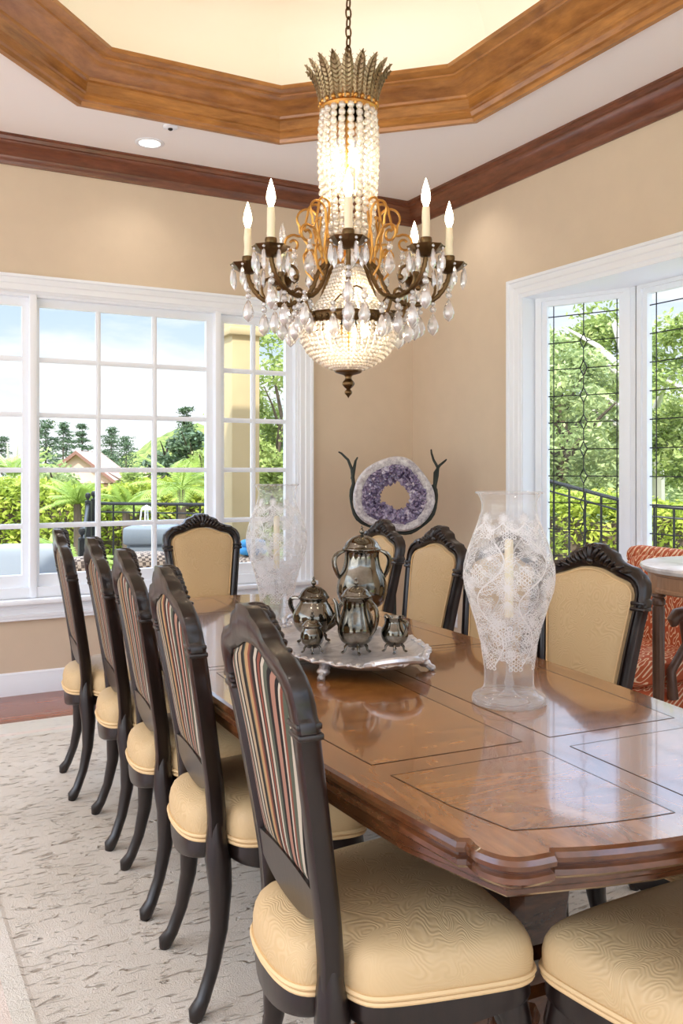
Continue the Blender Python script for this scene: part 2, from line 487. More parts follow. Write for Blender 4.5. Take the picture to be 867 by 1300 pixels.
def sash(u0, u1, z0, z1, st, mu, mz, place, mw=.030, bt=None):
    """white sash: frame stile width st, muntins at mu (u) and mz (z); returns frame MB and panes MB"""
    f = MB(); bt = bt or st
    def bar(a0, a1, c0, c1, d0, d1, bev=.004):
        vs = [place(u, z, d) for d in (d0, d1) for z in (c0, c1) for u in (a0, a1)]
        f.add(vs, [(0,2,3,1),(4,5,7,6),(0,1,5,4),(2,6,7,3),(0,4,6,2),(1,3,7,5)], 0, False)
    bar(u0, u0+st, z0, z1, -.02, .02); bar(u1-st, u1, z0, z1, -.02, .02)
    bar(u0+st, u1-st, z0, z0+bt, -.02, .02); bar(u0+st, u1-st, z1-st, z1, -.02, .02)
    gu0, gu1, gz0, gz1 = u0+st, u1-st, z0+bt, z1-st
    for u in mu:
        bar(u-mw/2, u+mw/2, gz0, gz1, -.006, .014); bar(u-mw*.22, u+mw*.22, gz0, gz1, .014, .02)
    for z in mz:
        us = [gu0]+list(mu)+[gu1]
        for a, c in zip(us[:-1], us[1:]):
            bar(a, c, z-mw/2, z+mw/2, -.006, .0135); bar(a, c, z-mw*.22, z+mw*.22, .0135, .0195)
    p = MB()
    p.add([place(gu0, gz0, -.008), place(gu1, gz0, -.008), place(gu1, gz1, -.008), place(gu0, gz1, -.008)], [(0,1,2,3)], 0, False)
    return f, p
PW = lambda u, z, d: (u, WY+.06-d, z)
gz0, gz1 = .692, 2.28
rows = [.98, 1.312, 1.640, 1.968]
wins = [(.335, .905, [.62], .055), (.895, 2.045, [1.296, 1.649], .053), (2.062, 2.612, [2.325], .052)]
winlab = ['white left casement of the back window with two pane columns', 'white centre fixed light of the back window, fifteen panes', 'white right casement of the back window, column behind its glass']
for i, (u0, u1, mu, st) in enumerate(wins):
    root = empty('window_%d' % (i+1), (0,0,0)); struct(root, winlab[i], 'window')
    z0 = gz0-.075; z1 = gz1+.055
    if i != 1:
        f, p = sash(u0, u1, z0, z1, st, mu, rows, PW, bt=.075)
    else:
        f, p = sash(u0, u1, z0, z1, st, mu, rows, PW, bt=.075)
    f.build('window_frame', M['white'], root); p.build('window_pane', M['pane'], root)
    if i != 1:
        h = MB(); hx = u1-.012 if i == 0 else u0+.012
        for hz in (1.0, 1.98):
            h.tube([(hx, WY+.032, hz-.035), (hx, WY+.032, hz+.035)], .006, 8)
        h.build('hinge', M['white'], root)
# surrounding jamb filling
b = MB()
for (x0, x1) in ((WXa-.0, .336), (.904, .897), (2.043, 2.064), (2.611, WXb)):
    if x1 > x0: b.box(x0, x1, WY-.005, WY+.12, WZ0, WZ1)
b.box(.885, .925, WY-.012, WY+.1, WZ0, WZ1, bev=.004)
b.box(2.035, 2.075, WY-.012, WY+.1, WZ0, WZ1, bev=.004)
b.box(WXa, WXb, WY-.002, WY+.12, WZ0, gz0-.07); b.box(WXa, WXb, WY-.002, WY+.12, gz1+.05, WZ1)
struct(b.build('trim_4', M['white']), 'white jambs and mullions between the window casements', 'window jamb')

# ---- right wall with the bay
BY0, BY1, BZ0, BZ1 = 1.50, 4.225, .52, 2.37
b = MB(); T = .14
b.box(WX, WX+T, BY1, WY+.02, 0, CZ+.05); b.box(WX, WX+T, -1.2, BY0, 0, CZ+.05)
b.box(WX, WX+T, BY0, BY1, 0, BZ0); b.box(WX, WX+T, BY0, BY1, BZ1, CZ+.05)
struct(b.build('wall_right', M['wall']), 'beige right wall opening into the white bay window', 'wall')
b = MB()
casing_rect(b, BY0, BY1, BZ0, BZ1, cprof, lambda u, z, p: (WX-p, u, z))
b.box(WX-.06, WX+.02, BY0-.12, BY1+.12, BZ0-.03, BZ0+.0, bev=.008)
struct(b.build('trim_5', M['white']), 'white stepped casing round the bay window opening', 'window casing')
# bay shell : jamb, head, seat
bay = [(WX-.01, BY1), (WX+.115, BY1+.02), (3.93, 3.665), (3.93, 2.06), (WX+.115, BY0-.02), (WX-.01, BY0)]
b = MB()
b.prism(bay[::-1], BZ1-.008, BZ1+.1)
b.prism(bay[::-1], BZ0-.1, BZ0+.006)
struct(b.build('trim_6', M['white']), 'white head and seat board of the bay window', 'bay window')
b = MB()
roofo = [(max(x, WX+.02), y) for x, y in offset_path(bay[::-1], -.12, True)]
b.prism(roofo, BZ1+.1, BZ1+.25)
b.prism(roofo, -.3, BZ0-.1)
struct(b.build('wall_bay', M['wall']), 'outer base and roof of the bay window', 'wall')

def leaded(name, p0, p1, label, fullst=.06):
    p0 = Vector(p0); p1 = Vector(p1); L = (p1-p0).length; t = (p1-p0)/L
    nrm = Vector((t.y, -t.x))           # pointing into the room
    if nrm.dot(Vector((-1, -.3))) < 0: nrm = -nrm
    def place(u, z, d):
        q = p0 + t*u + nrm*d
        return (q.x, q.y, z)
    root = empty(name, (0,0,0)); struct(root, label, 'window')
    z0, z1 = BZ0, BZ1
    f, p = sash(0, L, z0, z1, fullst, [], [], place, bt=.17)
    # outer fixed frame
    def fb(a0, a1, c0, c1, d0, d1):
        vs = [place(u, z, d) for d in (d0, d1) for z in (c0, c1) for u in (a0, a1)]
        f.add(vs, [(0,2,3,1),(4,5,7,6),(0,1,5,4),(2,6,7,3),(0,4,6,2),(1,3,7,5)], 0, False)
    fb(-.01, .028, z0, z1, -.03, .035); fb(L-.028, L+.01, z0, z1, -.03, .035)
    fb(.028, L-.028, z1-.03, z1, -.03, .035); fb(.028, L-.028, z0, z0+.06, -.03, .035)
    f.build('window_frame', M['white'], root); p.build('window_pane', M['pane'], root)
    ld = MB(); gu0, gu1, g0, g1 = fullst, L-fullst, z0+.17, z1-fullst
    def line(u0_, za, u1_, zb, w=.0035):
        ld.tube([place(u0_, za, -.004), place(u1_, zb, -.004)], w, 5)
    W = gu1-gu0; cu = (gu0+gu1)/2; e = W*.075
    line(gu0+e, g0, gu0+e, g1); line(gu1-e*.6, g0, gu1-e*.6, g1)
    n = 10; hs = (g1-g0-.07)/(n-.4)
    zs = [g1-.065-hs*k for k in range(n)]
    line(gu0, zs[0], gu1, zs[0])
    line(cu, g1, cu, zs[1]+.045); dh, dw = .045, W*.05
    for k, z in enumerate(zs[1:]):
        line(gu0, z, cu-dw, z); line(cu+dw, z, gu1, z)
        line(cu-dw, z, cu, z+dh); line(cu, z+dh, cu+dw, z); line(cu+dw, z, cu, z-dh); line(cu, z-dh, cu-dw, z)
        zn = zs[k+2] if k+2 < n else g0-dh
        line(cu, z-dh, cu, zn+dh)
    ld.build('leaded_lattice', M['lead'], root)
    return root
leaded('window_4', (3.685, 4.215), (3.918, 3.70), 'narrow angled leaded bay window with a chain of diamonds')
leaded('window_5', (3.93, 3.63), (3.93, 2.90), 'front leaded bay window at the right photo edge')
leaded('window_6', (3.93, 2.83), (3.93, 2.10), 'second front leaded bay window nearer the camera')
leaded('window_7', (3.918, 2.02), (3.685, 1.51), 'angled leaded bay window at the near side')
# mullion posts of the bay
b = MB()
for (x, y) in ((3.925, 3.665), (3.925, 2.865), (3.925, 2.06)):
    b.box(x-.03, x+.05, y-.036, y+.036, BZ0, BZ1, bev=.006)
struct(b.build('trim_7', M['white']), 'white corner posts of the bay window', 'mullion')
# jamb of the bay
b = MB()
b.box(WX-.005, WX+.13, BY1-.006, BY1+.03, BZ0, BZ1); b.box(WX-.005, WX+.13, BY0-.03, BY0+.006, BZ0, BZ1)
struct(b.build('trim_8', M['white']), 'white side jambs of the bay opening', 'window jamb')

# ---- baseboard
b = MB()
prof = [(0, 0), (.016, 0), (.016, .085), (.013, .092), (.013, .10), (.009, .112), (.009, .122), (.004, .132), (0, .132)]
sweep2d(b, wallpath, prof, closed=False, side=-1)
struct(b.build('baseboard_back', M['white'], sharp=25), 'white moulded baseboard along the walls', 'baseboard')

# ---- rug
def rug():
    b = MB()
    x0, x1, y0, y1 = .085, 2.72, -1.6, 4.82
    def ring(d): return [(x0+d, y0+d), (x1-d, y0+d), (x1-d, y1-d), (x0+d, y1-d)]
    def strip(d0, d1, z0, z1, m):
        a = [(x, y, z0) for x, y in ring(d0)]; c = [(x, y, z1) for x, y in ring(d1)]
        b.rings([a, c], m, smooth=False)
    strip(0, .0, .001, .012, 1); strip(0, .19, .012, .012, 1); strip(.19, .235, .013, .013, 2); strip(.19, .19, .012, .013, 2)
    strip(.235, .285, .013, .014, 1); strip(.285, .296, .014, .009, 0)
    b.add([(x, y, .009) for x, y in ring(.296)], [(0,1,2,3)], 0, False)
    o = b.build('area_rug', [M['rug'], M['rug_border'], M['rug_band']])
    tag(o, 'large pale beige carved pile rug under the dining table', 'rug')
rug()

# ---- ceiling light, sprinkler, outlet
def downlight(x, y, label):
    t = empty('recessed_light', (x, y, CZ), 0, label, 'ceiling light', None)
    b = MB(); b.lathe([(.085, -.001), (.085, -.004), (.075, -.008), (.062, -.006), (.060, -.001)], 36)
    b.build('trim_ring', M['white'], t)
    b = MB(); b.lathe([(.0001, -.003), (.060, -.003)], 36)
    b.build('lamp_lens', M['lens'], t)
    return t
M['lens'] = emission('downlight_lens', (1,.95,.88,1), 6)
downlight(1.50, 5.10, 'round recessed white ceiling light near the window wall')
t = empty('fire_sprinkler', (1.53, 4.80, CZ), 0, 'small round white sprinkler cover beside the wooden cornice', 'sprinkler')
b = MB(); b.lathe([(.042, -.001), (.042, -.008), (.030, -.014), (.014, -.014)], 28); b.build('cover_ring', M['white'], t)
b = MB(); b.lathe([(.013, -.002), (.013, -.020), (.007, -.024), (.0001, -.026)], 16); b.build('sensor_head', M['lead'], t)
t = empty('wall_outlet', (WX, 4.93, .30), 0, 'white electrical outlet plate low on the right wall', 'outlet')
b = MB(); b.box(-.006, 0, -.036, .036, -.058, .058, bev=.003); b.build('cover_plate', M['white'], t)
b = MB()
for z in (.02, -.02): b.box(-.009, -.005, -.016, .016, z-.013, z+.013, bev=.003)
b.build('socket', M['white'], t)
# ================================================================== DINING TABLE
def table_wood(name, kind):
    t = NT(name)
    if kind == 'band':
        v = t.coord((9, 2, 6)); a = t.noise(v, 3, 6, .6, .8)
        c = t.ramp(a, [(.3, col(100,60,30)), (.5, col(136,87,45)), (.72, col(164,110,60))])
    else:
        v = t.coord((1.6, 3.2, 1)); a = t.noise(v, 3.4, 7, .62, 2.2)
        w = t.noise(t.coord((2, 14, 1)), 6, 4, .6, 1.0)
        m = t.math('ADD', t.math('MULTIPLY', a, .72), t.math('MULTIPLY', w, .28))
        c = t.ramp(m, [(.28, col(94,56,24)), (.46, col(136,87,41)), (.6, col(158,105,52)), (.75, col(182,130,70))])
    return t.fin(t.pbsdf(c, .16, 0, .5, .8, .05))
M['t_band'] = table_wood('veneer_band', 'band'); M['t_burl'] = table_wood('burl_veneer', 'burl')
M['inlay'] = plain('dark_inlay_line', col(44,24,14), .3, coat=.6)
TC = (1.287, 2.30); TR = -rad(3.9); TH = .762
TL = 1.39
def half_width(v): return .508 - .092*(abs(v)/1.25)**2.1
def table_outline(d=0):
    """right-hand quarter (+u,+v), mirrored; d = inset"""
    q = []
    for k in range(15):                                    # long bowed side, from centre to cusp
        v = 1.246*k/14; q.append((half_width(v), v))
    a = (half_width(1.246), 1.246); e = (.300, 1.333)
    # small step in, rounded lobe, small step in
    q += [(a[0]-.012, 1.252), (a[0]-.010, 1.264)]
    p0 = Vector((a[0]-.004, 1.270)); p1 = Vector((.306, 1.347)); mid = (p0+p1)/2; nn = Vector((.62, .78)).normalized()
    for k in range(1, 10):
        f = k/10; p = p0.lerp(p1, f) + nn*.034*sin(PI*f)
        q.append((p.x, p.y))
    q += [(.308, 1.348), (.300, 1.338), (.292, 1.342)]
    for k in range(1, 8):
        f = k/7; u = .285*(1-f); q.append((u, 1.346+ (TL-1.346)*(1-(u/.285)**2)))
    pts = q[:]
    pts += [(-u, v) for u, v in reversed(q[:-1])]
    pts = pts + [(u, -v) for u, v in [(-a_, b_) for a_, b_ in q[1:]]]
    # last quarter (+u,-v) excluding duplicates
    pts += [(u, -v) for u, v in reversed(q[1:-1])]
    return pts
out = table_outline()
def area(p): return sum(p[i][0]*p[(i+1)%len(p)][1]-p[(i+1)%len(p)][0]*p[i][1] for i in range(len(p)))
if area(out) < 0: out = out[::-1]
def inset(d): return offset_path(out, d, True, 1)
tbl = empty('dining_table', (TC[0], TC[1], 0), TR, 'long glossy inlaid wooden dining table with bowed sides and scalloped corners', 'table')
b = MB()
# moulded edge: (inset, z)
prof = [(.012, TH), (.004, TH-.003), (0, TH-.010), (.001, TH-.017), (.007, TH-.021), (.009, TH-.025), (.004, TH-.029), (.003, TH-.037), (.010, TH-.044), (.018, TH-.047)]
rs = [[(x, y, z) for x, y in inset(d)] for d, z in prof]
b.rings(rs, 0)
b.add([(x, y, TH) for x, y in inset(.012)], [tuple(range(len(out)))], 1, False)
b.add([(x, y, TH-.047) for x, y in inset(.018)], [tuple(range(len(out)))], 0, False)
# inlaid veneer panels : burl fields bounded by dark lines
def bound(v, ins=.083): return half_width(v)-ins
def panel(v0, v1, s):
    """field on side s between v0 and v1 (|v|<=1.3)"""
    ua, ub = .034, None
    pts = []
    N = 10
    for k in range(N+1):
        v = v0+(v1-v0)*k/N; pts.append((bound(v), v))
    poly = [(ua, v0)]+pts+[(ua, v1)]
    return [(s*u, v) for u, v in poly]
def endpanel(s, e):
    v0 = .953; pts = [(.034, v0)]
    for k in range(6):
        v = v0+(1.13-v0)*k/5; pts.append((bound(v), v))
    pts += [(.318, 1.250)]
    for k in range(5):
        u = .318+(.034-.318)*(k+1)/5; pts.append((u, 1.250+.052*(1-(u/.318)**2)))
    return [(s*u, e*v) for u, v in pts]
panels = []
for s in (1, -1):
    for e in (1, -1):
        panels.append(endpanel(s, e))
        panels.append(panel(e*.035, e*.89, s))
for p in panels:
    if area(p) < 0: p.reverse()
    b.add([(x, y, TH+.0004) for x, y in p], [tuple(range(len(p)))], 2, False)
    q = offset_path(p, .0022, True, 1)
    n = len(p)
    b.add([(x, y, TH+.0008) for x, y in p]+[(x, y, TH+.0008) for x, y in q], [(i, (i+1) % n, n+(i+1) % n, n+i) for i in range(n)], 3, False)
# leaf joints
for v in (-.0, ):
    b.box(-.50, .50, v-.0008, v+.0008, TH+.0003, TH+.0007, 3)
b.build('tabletop', [M['table_edge'], M['t_band'], M['t_burl'], M['inlay']], tbl, sharp=30)
b = MB()
prof = [(0, TH-.046), (0, TH-.070), (.005, TH-.075), (.005, TH-.082), (.012, TH-.088), (.05, TH-.088), (.05, TH-.046)]
apo = []
for s, e in ((1,-1),(1,1),(-1,1),(-1,-1)):
    seg = [(s*(half_width(1.08*k/8)-.024), e*1.08*k/8) for k in range(9)]
    tail = [(s*.352, e*1.282), (s*.20, e*1.318), (s*.10, e*1.336), (0, e*1.342)]
    q = seg+tail
    apo += q if e*s > 0 else q[::-1]
def dedupe(p):
    r = []
    for q in p:
        if not r or (Vector(q)-Vector(r[-1])).length > 1e-4: r.append(q)
    if (Vector(r[0])-Vector(r[-1])).length < 1e-4: r.pop()
    return r
apo = dedupe(apo)
if area(apo) < 0: apo.reverse()
b.rings([[(x, y, z) for x, y in offset_path(apo, d, True, 1)] for d, z in prof], 0)
b.build('apron', M['table_edge'], tbl, sharp=25)
for e in (-1, 1):
    pd = MB(); v = e*.85
    sq = lambda h: [(h, -h), (h, h), (-h, h), (-h, -h)]
    def cham(h, c=.28): 
        k = h*c
        return [(h, v-h+k), (h, v+h-k), (h-k, v+h), (-h+k, v+h), (-h, v+h-k), (-h, v-h+k), (-h+k, v-h), (h-k, v-h)]
    lev = [(.17, TH-.05), (.17, .66), (.15, .645), (.10, .63), (.085, .60), (.085, .50), (.095, .49), (.095, .475), (.078, .465), (.070, .40), (.072, .36), (.095, .345), (.10, .33), (.10, .30), (.115, .285), (.115, .16), (.09, .14)]
    pd.rings([[(x, y, z) for x, y in cham(h)] for h, z in lev], cap0=True, cap1=True, smooth=False)
    ped = pd.build('pedestal', M['table_edge'], tbl)
    for a in (45, 135, 225, 315):
        f = MB(); ca, sa = cos(rad(a)), sin(rad(a))
        path = [(.07, .25), (.15, .245), (.22, .20), (.27, .13), (.31, .075), (.345, .05), (.37, .047), (.38, .042)]
        f.tube([(ca*r, v+sa*r, z) for r, z in path], [.05, .048, .042, .036, .03, .028, .032, .024], 10)
        f.ball((ca*.365, v+sa*.365, .029), .034, 12, 8, sc=(1,1,.6))
        f.build('pedestal_foot', M['table_edge'], ped)

# ================================================================== DINING CHAIR
def xb(z):                          # rake of the back (local x) at height z
    if z < .50: return -.19
    t = (z-.50)/.56
    return -.19-.075*t-.02*t*t
OUT = [(.172,.40),(.173,.47),(.174,.54),(.181,.63),(.193,.73),(.204,.82),(.212,.875),(.220,.882),(.220,.90),(.214,.906),(.216,.93),(.211,.955),(.196,.976),(.176,.988),(.168,.996),(.14,1.002),(.108,1.012),(.096,1.020),(.088,1.034),(.072,1.042),(.046,1.050),(.038,1.060),(.018,1.064),(0,1.065)]
INN = [(.136,.40),(.136,.47),(.136,.54),(.142,.63),(.154,.73),(.166,.82),(.173,.872),(.174,.88),(.175,.892),(.176,.90),(.175,.918),(.168,.936),(.158,.948),(.153,.951),(.148,.954),(.138,.957),(.120,.962),(.105,.966),(.094,.970),(.082,.975),(.062,.982),(.044,.987),(.022,.990),(0,.991)]
def lerp_poly(poly, z):
    for (y0, z0), (y1, z1) in zip(poly[:-1], poly[1:]):
        if z0 <= z <= z1: 
            f = (z-z0)/(z1-z0) if z1 > z0 else 0
            return y0+(y1-y0)*f
    return poly[-1][0]
def inner_top(y):
    y = abs(y)
    for (y0, z0), (y1, z1) in zip(INN[:-1], INN[1:]):
        if z0 > .93 and y1 <= y <= y0:
            f = (y0-y)/(y0-y1) if y0 > y1 else 0
            return z0+(z1-z0)*f
    return .93
def smooth_prof2(p, sub=3):
    out = []
    for i in range(len(p)-1):
        p0 = Vector(p[max(0, i-1)]); p1 = Vector(p[i]); p2 = Vector(p[i+1]); p3 = Vector(p[min(len(p)-1, i+2)])
        for k in range(sub):
            t = k/sub
            q = .5*((2*p1)+(p2-p0)*t+(2*p0-5*p1+4*p2-p3)*t*t+(3*p1-p0-3*p2+p3)*t**3)
            out.append((q.x, q.y))
    out.append(tuple(p[-1])); return out
def make_chair_meshes():
    P = {}
    # --- back frame
    b = MB()
    o = OUT + [(-y, z) for y, z in reversed(OUT[:-1])]; i_ = INN + [(-y, z) for y, z in reversed(INN[:-1])]
    assert len(OUT) == len(INN), (len(OUT), len(INN))
    rs = []
    for (yo, zo), (yi, zi) in zip(o, i_):
        def pt(f, d):
            y = yo+(yi-yo)*f; z = zo+(zi-zo)*f; return (xb(z)+d, y, z)
        rs.append([pt(0, -.016), pt(0, .010), pt(.12, .019), pt(.36, .024), pt(.42, .016), pt(.58, .016), pt(.66, .022), pt(.9, .018), pt(1, .010), pt(1, -.012), pt(.8, -.020), pt(.2, -.020)])
    b.rings(rs, 0, close_u=True, cap0=True, cap1=True)
    # collar rings on the stiles
    for s in (1, -1):
        for zc in (.875, .893):
            b.box(xb(zc)-.022, xb(zc)+.024, min(s*.168, s*.219), max(s*.168, s*.219), zc-.006, zc+.006, bev=.004)
    P['back_frame'] = (b, M['ebony'])
    # --- lower rail of the back
    b = MB(); rs = []
    for k in range(13):
        y = -.142+.284*k/12; f = abs(y)/.142
        z0 = .522+.018*f*f*f - .012*(1-f*f); z1 = .592+.010*(1-f*f)
        rs.append([(xb(z0)-.018, y, z0), (xb(z0)+.018, y, z0), (xb(z1)+.018, y, z1), (xb(z1)-.018, y, z1)])
    b.rings(rs, 0, cap0=True, cap1=True)
    P['lower_rail'] = (b, M['ebony'])
    # --- carving on the crest
    b = MB()
    def leaf(y, z, ln, w, a, d=.024, t=.012):
        R = Matrix.Rotation(a, 4, 'X')
        b.ball((xb(z)+d, y, z), 1, 10, 6, sc=(t*1.25, w*1.25, ln*1.1), M=R)
    zc = 1.030
    leaf(0, zc+.004, .026, .010, 0, .022, .016)
    for s in (1, -1):
        leaf(s*.016, zc+.002, .024, .008, -s*.45, .022, .014)
        leaf(s*.032, zc-.004, .021, .008, -s*.8, .021, .013)
        leaf(s*.050, zc-.012, .019, .008, -s*.5, .020, .012)
        leaf(s*.066, zc-.019, .017, .007, -s*.75, .020, .011)
        leaf(s*.083, zc-.026, .015, .006, -s*1.0, .020, .010)
        leaf(s*.105, zc-.036, .024, .006, -s*1.25, .019, .008)
        leaf(s*.140, zc-.044, .020, .005, -s*1.4, .019, .007)
        leaf(s*.012, zc+.024, .010, .008, -s*.7, .012, .016)
        leaf(s*.026, zc+.019, .010, .008, -s*.9, .012, .014)
    leaf(0, zc+.028, .009, .009, 0, .010, .018)
    leaf(0, zc-.020, .012, .012, 0, .022, .010)
    P['crest_carving'] = (b, M['ebony'])
    # --- upholstered back, front pad and striped outside back
    def pad(dx, bul, mat):
        b = MB(); rs = []; NI, NJ = 20, 16
        for i in range(NI+1):
            r = []
            for j in range(NJ+1):
                f = -1+2*j/NJ
                wz_top = .93
                zt = .0
                # map: rows up to the arched top
                z_lin = .588+(.93-.588)*min(1, i/(NI*.86))
                w = lerp_poly(INN, z_lin)-.001
                y = f*w
                if i > NI*.86:
                    g = (i-NI*.86)/(NI*.14); y = f*(.175*(1-g)+.150*g); z = .93*(1-g)+ (inner_top(y)-.001)*g
                else: z = z_lin
                fi = i/NI
                h = (1-abs(f)**4)*(1-abs(2*fi-1)**6)
                hh = max(0, h)**.6
                r.append((xb(z)+dx+bul*hh, y, z))
            rs.append(r)
        b.rings(rs, 0, close_u=False)
        return (b, mat)
    P['back_pad'] = pad(.006, .024, M['cream'])
    P['striped_back'] = pad(-.008, -.012, M['stripe'])
    # gimp cord round the front pad
    b = MB()
    cord = [(yy*(1-.012/max(abs(yy), .05)) if False else yy, zz) for yy, zz in INN if zz >= .60]
    cord = [(y-.010, z) if z < .93 else (max(0, y-.008), z-.008) for y, z in cord]
    full = cord + [(-y, z) for y, z in reversed(cord[:-1])]
    b.tube([(xb(z)+.0165, y, z) for y, z in full], .0032, 6)
    P['back_cord'] = (b, M['piping'])
    # --- seat cushion
    half = [(-.262,0),(-.258,.06),(-.245,.105),(-.222,.130),(-.190,.138),(-.166,.148),(-.152,.178),(-.130,.203),(-.08,.219),(0,.234),(.08,.246),(.135,.250),(.168,.236),(.184,.196),(.189,.13),(.191,.06),(.192,0)]
    base_o = smooth_prof2(half)
    base_o = base_o + [(x, -y) for x, y in reversed(base_o[1:-1])]
    def outl(s, xs=0):
        return [(-.035+(x+.035)*s+xs, y*s) for x, y in base_o]
    b = MB()
    lv = [(.972, .405), (.992, .412), (1.0, .430), (1.0, .448), (.985, .466), (.955, .480), (.90, .491), (.78, .501), (.6, .508), (.4, .512), (.2, .514)]
    rs = [[(x, y, z) for x, y in outl(s)] for s, z in lv]
    b.rings(rs, 0, cap0=True, cap1=True)
    P['seat'] = (b, M['cream'])
    b = MB(); b.tube([(x, y, .418) for x, y in outl(1.003)], .0052, 6, closed=True)
    b.tube([(x, y, .407) for x, y in outl(.995)], .0045, 6, closed=True)
    P['seat_piping'] = (b, M['piping'])
    # --- seat rail with serpentine lower edge
    b = MB(); oo = outl(.975); ii = outl(.88)
    def zl(k):
        a = math.atan2(oo[k][1], oo[k][0]+.035)
        return .352-.012*cos(4*a)+.022*(1-abs(cos(2*a)))*0 + .018*cos(2*a)*0
    rs = [[(x, y, .405) for x, y in oo], [(x*1.0, y*1.0, .375) for x, y in outl(.985)], [(x, y, zl(k)+.004) for k, (x, y) in enumerate(oo)], [(x, y, zl(k)) for k, (x, y) in enumerate(outl(.95))], [(x, y, zl(k)) for k, (x, y) in enumerate(ii)], [(x, y, .405) for x, y in ii]]
    b.rings(rs, 0)
    P['seat_rail'] = (b, M['ebony'])
    # --- legs
    legs = []
    for s in (1, -1):
        b = MB()
        path = [(.118,.192,.405),(.135,.205,.365),(.146,.213,.32),(.142,.210,.25),(.130,.200,.17),(.122,.194,.10),(.126,.197,.05),(.140,.207,.022),(.148,.213,.0)]
        b.tube([(x, s*y, z) for x, y, z in path], [.034,.034,.030,.024,.019,.0155,.0165,.021,.014], 10)
        b.ball((.132, s*.203, .335), .024, 10, 6, sc=(1,1,1.3))
        legs.append(b)
        b = MB()
        path = [(-.190,.154,.46),(-.189,.154,.42),(-.186,.155,.37),(-.180,.157,.30),(-.184,.160,.20),(-.202,.165,.11),(-.226,.170,.045),(-.243,.174,.020),(-.247,.175,.0)]
        b.tube([(x, s*y, z) for x, y, z in path], [.020,.026,.032,.028,.0215,.017,.017,.021,.014], 10)
        legs.append(b)
    P['legs'] = legs
    return P
CP = make_chair_meshes()
chair_proto = empty('dining_chair', (0,0,0))
for nm in ('back_frame','lower_rail','crest_carving','back_pad','striped_back','back_cord','seat','seat_piping','seat_rail'):
    mb, mt = CP[nm]
    o = mb.build(nm, mt, chair_proto, sharp=45)
    if nm == 'striped_back': o['label'] = 'multicoloured striped fabric on the back'
    if nm == 'back_pad': o['label'] = 'cream damask back upholstery'
for lb in CP['legs']: lb.build('leg', M['ebony'], chair_proto, sharp=45)
G = 'carved dining chairs round the table'
chairs = [
 # x, y, rotation (deg), label
 (.912, 1.475, -5.5, 'carved dark dining chair nearest the camera, full striped back in view'),
 (.965, 2.165, -5.5, 'carved dark dining chair second from the front in the left row'),
 (.995, 2.690, -5.5, 'carved dark dining chair in the middle of the left row of five'),
 (1.02, 3.208, -5.5, 'carved dark dining chair fourth from the front in the left row'),
 (1.005, 3.740, -5.5, 'carved dark dining chair at the far end of the left row, nearest the window'),
 (1.637, 4.36, -93, 'carved dining chair at the far table head, cream back facing the camera'),
 (1.955, 3.685, 178, 'carved dining chair with cream back behind the tall silver urn'),
 (1.925, 3.165, 178, 'carved dining chair with cream back between the urn and the large hurricane glass'),
 (1.90, 2.650, 183, 'carved dining chair mostly hidden behind the large etched hurricane glass'),
 (1.86, 2.13, 188, 'carved dining chair with cream back in front of the leaded window'),
 (1.76, 1.43, 180, 'carved dining chair at the table\'s right side with only its seat edge showing'),
 (1.320, 1.065, 90, 'carved dining chair at the near table head, only its pale seat in view'),
]
for i, (x, y, r, lab) in enumerate(chairs):
    o = chair_proto if i == 0 else copy_tree(chair_proto)
    o.location = (x, y, .009); o.rotation_euler = (0, 0, rad(r))
    tag(o, lab, 'chair', G)
# ================================================================== ON THE TABLE
# ---- hurricane glasses
HPROF = [(.083,.004),(.086,.010),(.085,.018),(.070,.026),(.060,.040),(.0585,.065),(.060,.095),(.066,.14),(.078,.19),(.092,.232),(.1035,.268),(.108,.300),(.106,.330),(.097,.365),(.084,.400),(.072,.432),(.066,.455),(.065,.470),(.067,.482),(.073,.494),(.0775,.500)]
def hr(z):
    for (r0, z0), (r1, z1) in zip(HPROF[:-1], HPROF[1:]):
        if z0 <= z <= z1: return r0+(r1-r0)*(z-z0)/(z1-z0)
    return HPROF[-1][0]
def smooth_prof(p, sub=4):
    out = []
    for i in range(len(p)-1):
        p0 = Vector(p[max(0, i-1)]); p1 = Vector(p[i]); p2 = Vector(p[i+1]); p3 = Vector(p[min(len(p)-1, i+2)])
        for k in range(sub):
            t = k/sub
            q = .5*((2*p1)+(p2-p0)*t+(2*p0-5*p1+4*p2-p3)*t*t+(3*p1-p0-3*p2+p3)*t**3)
            out.append((max(q.x, 0.0001), q.y))
    out.append(tuple(p[-1])); return out
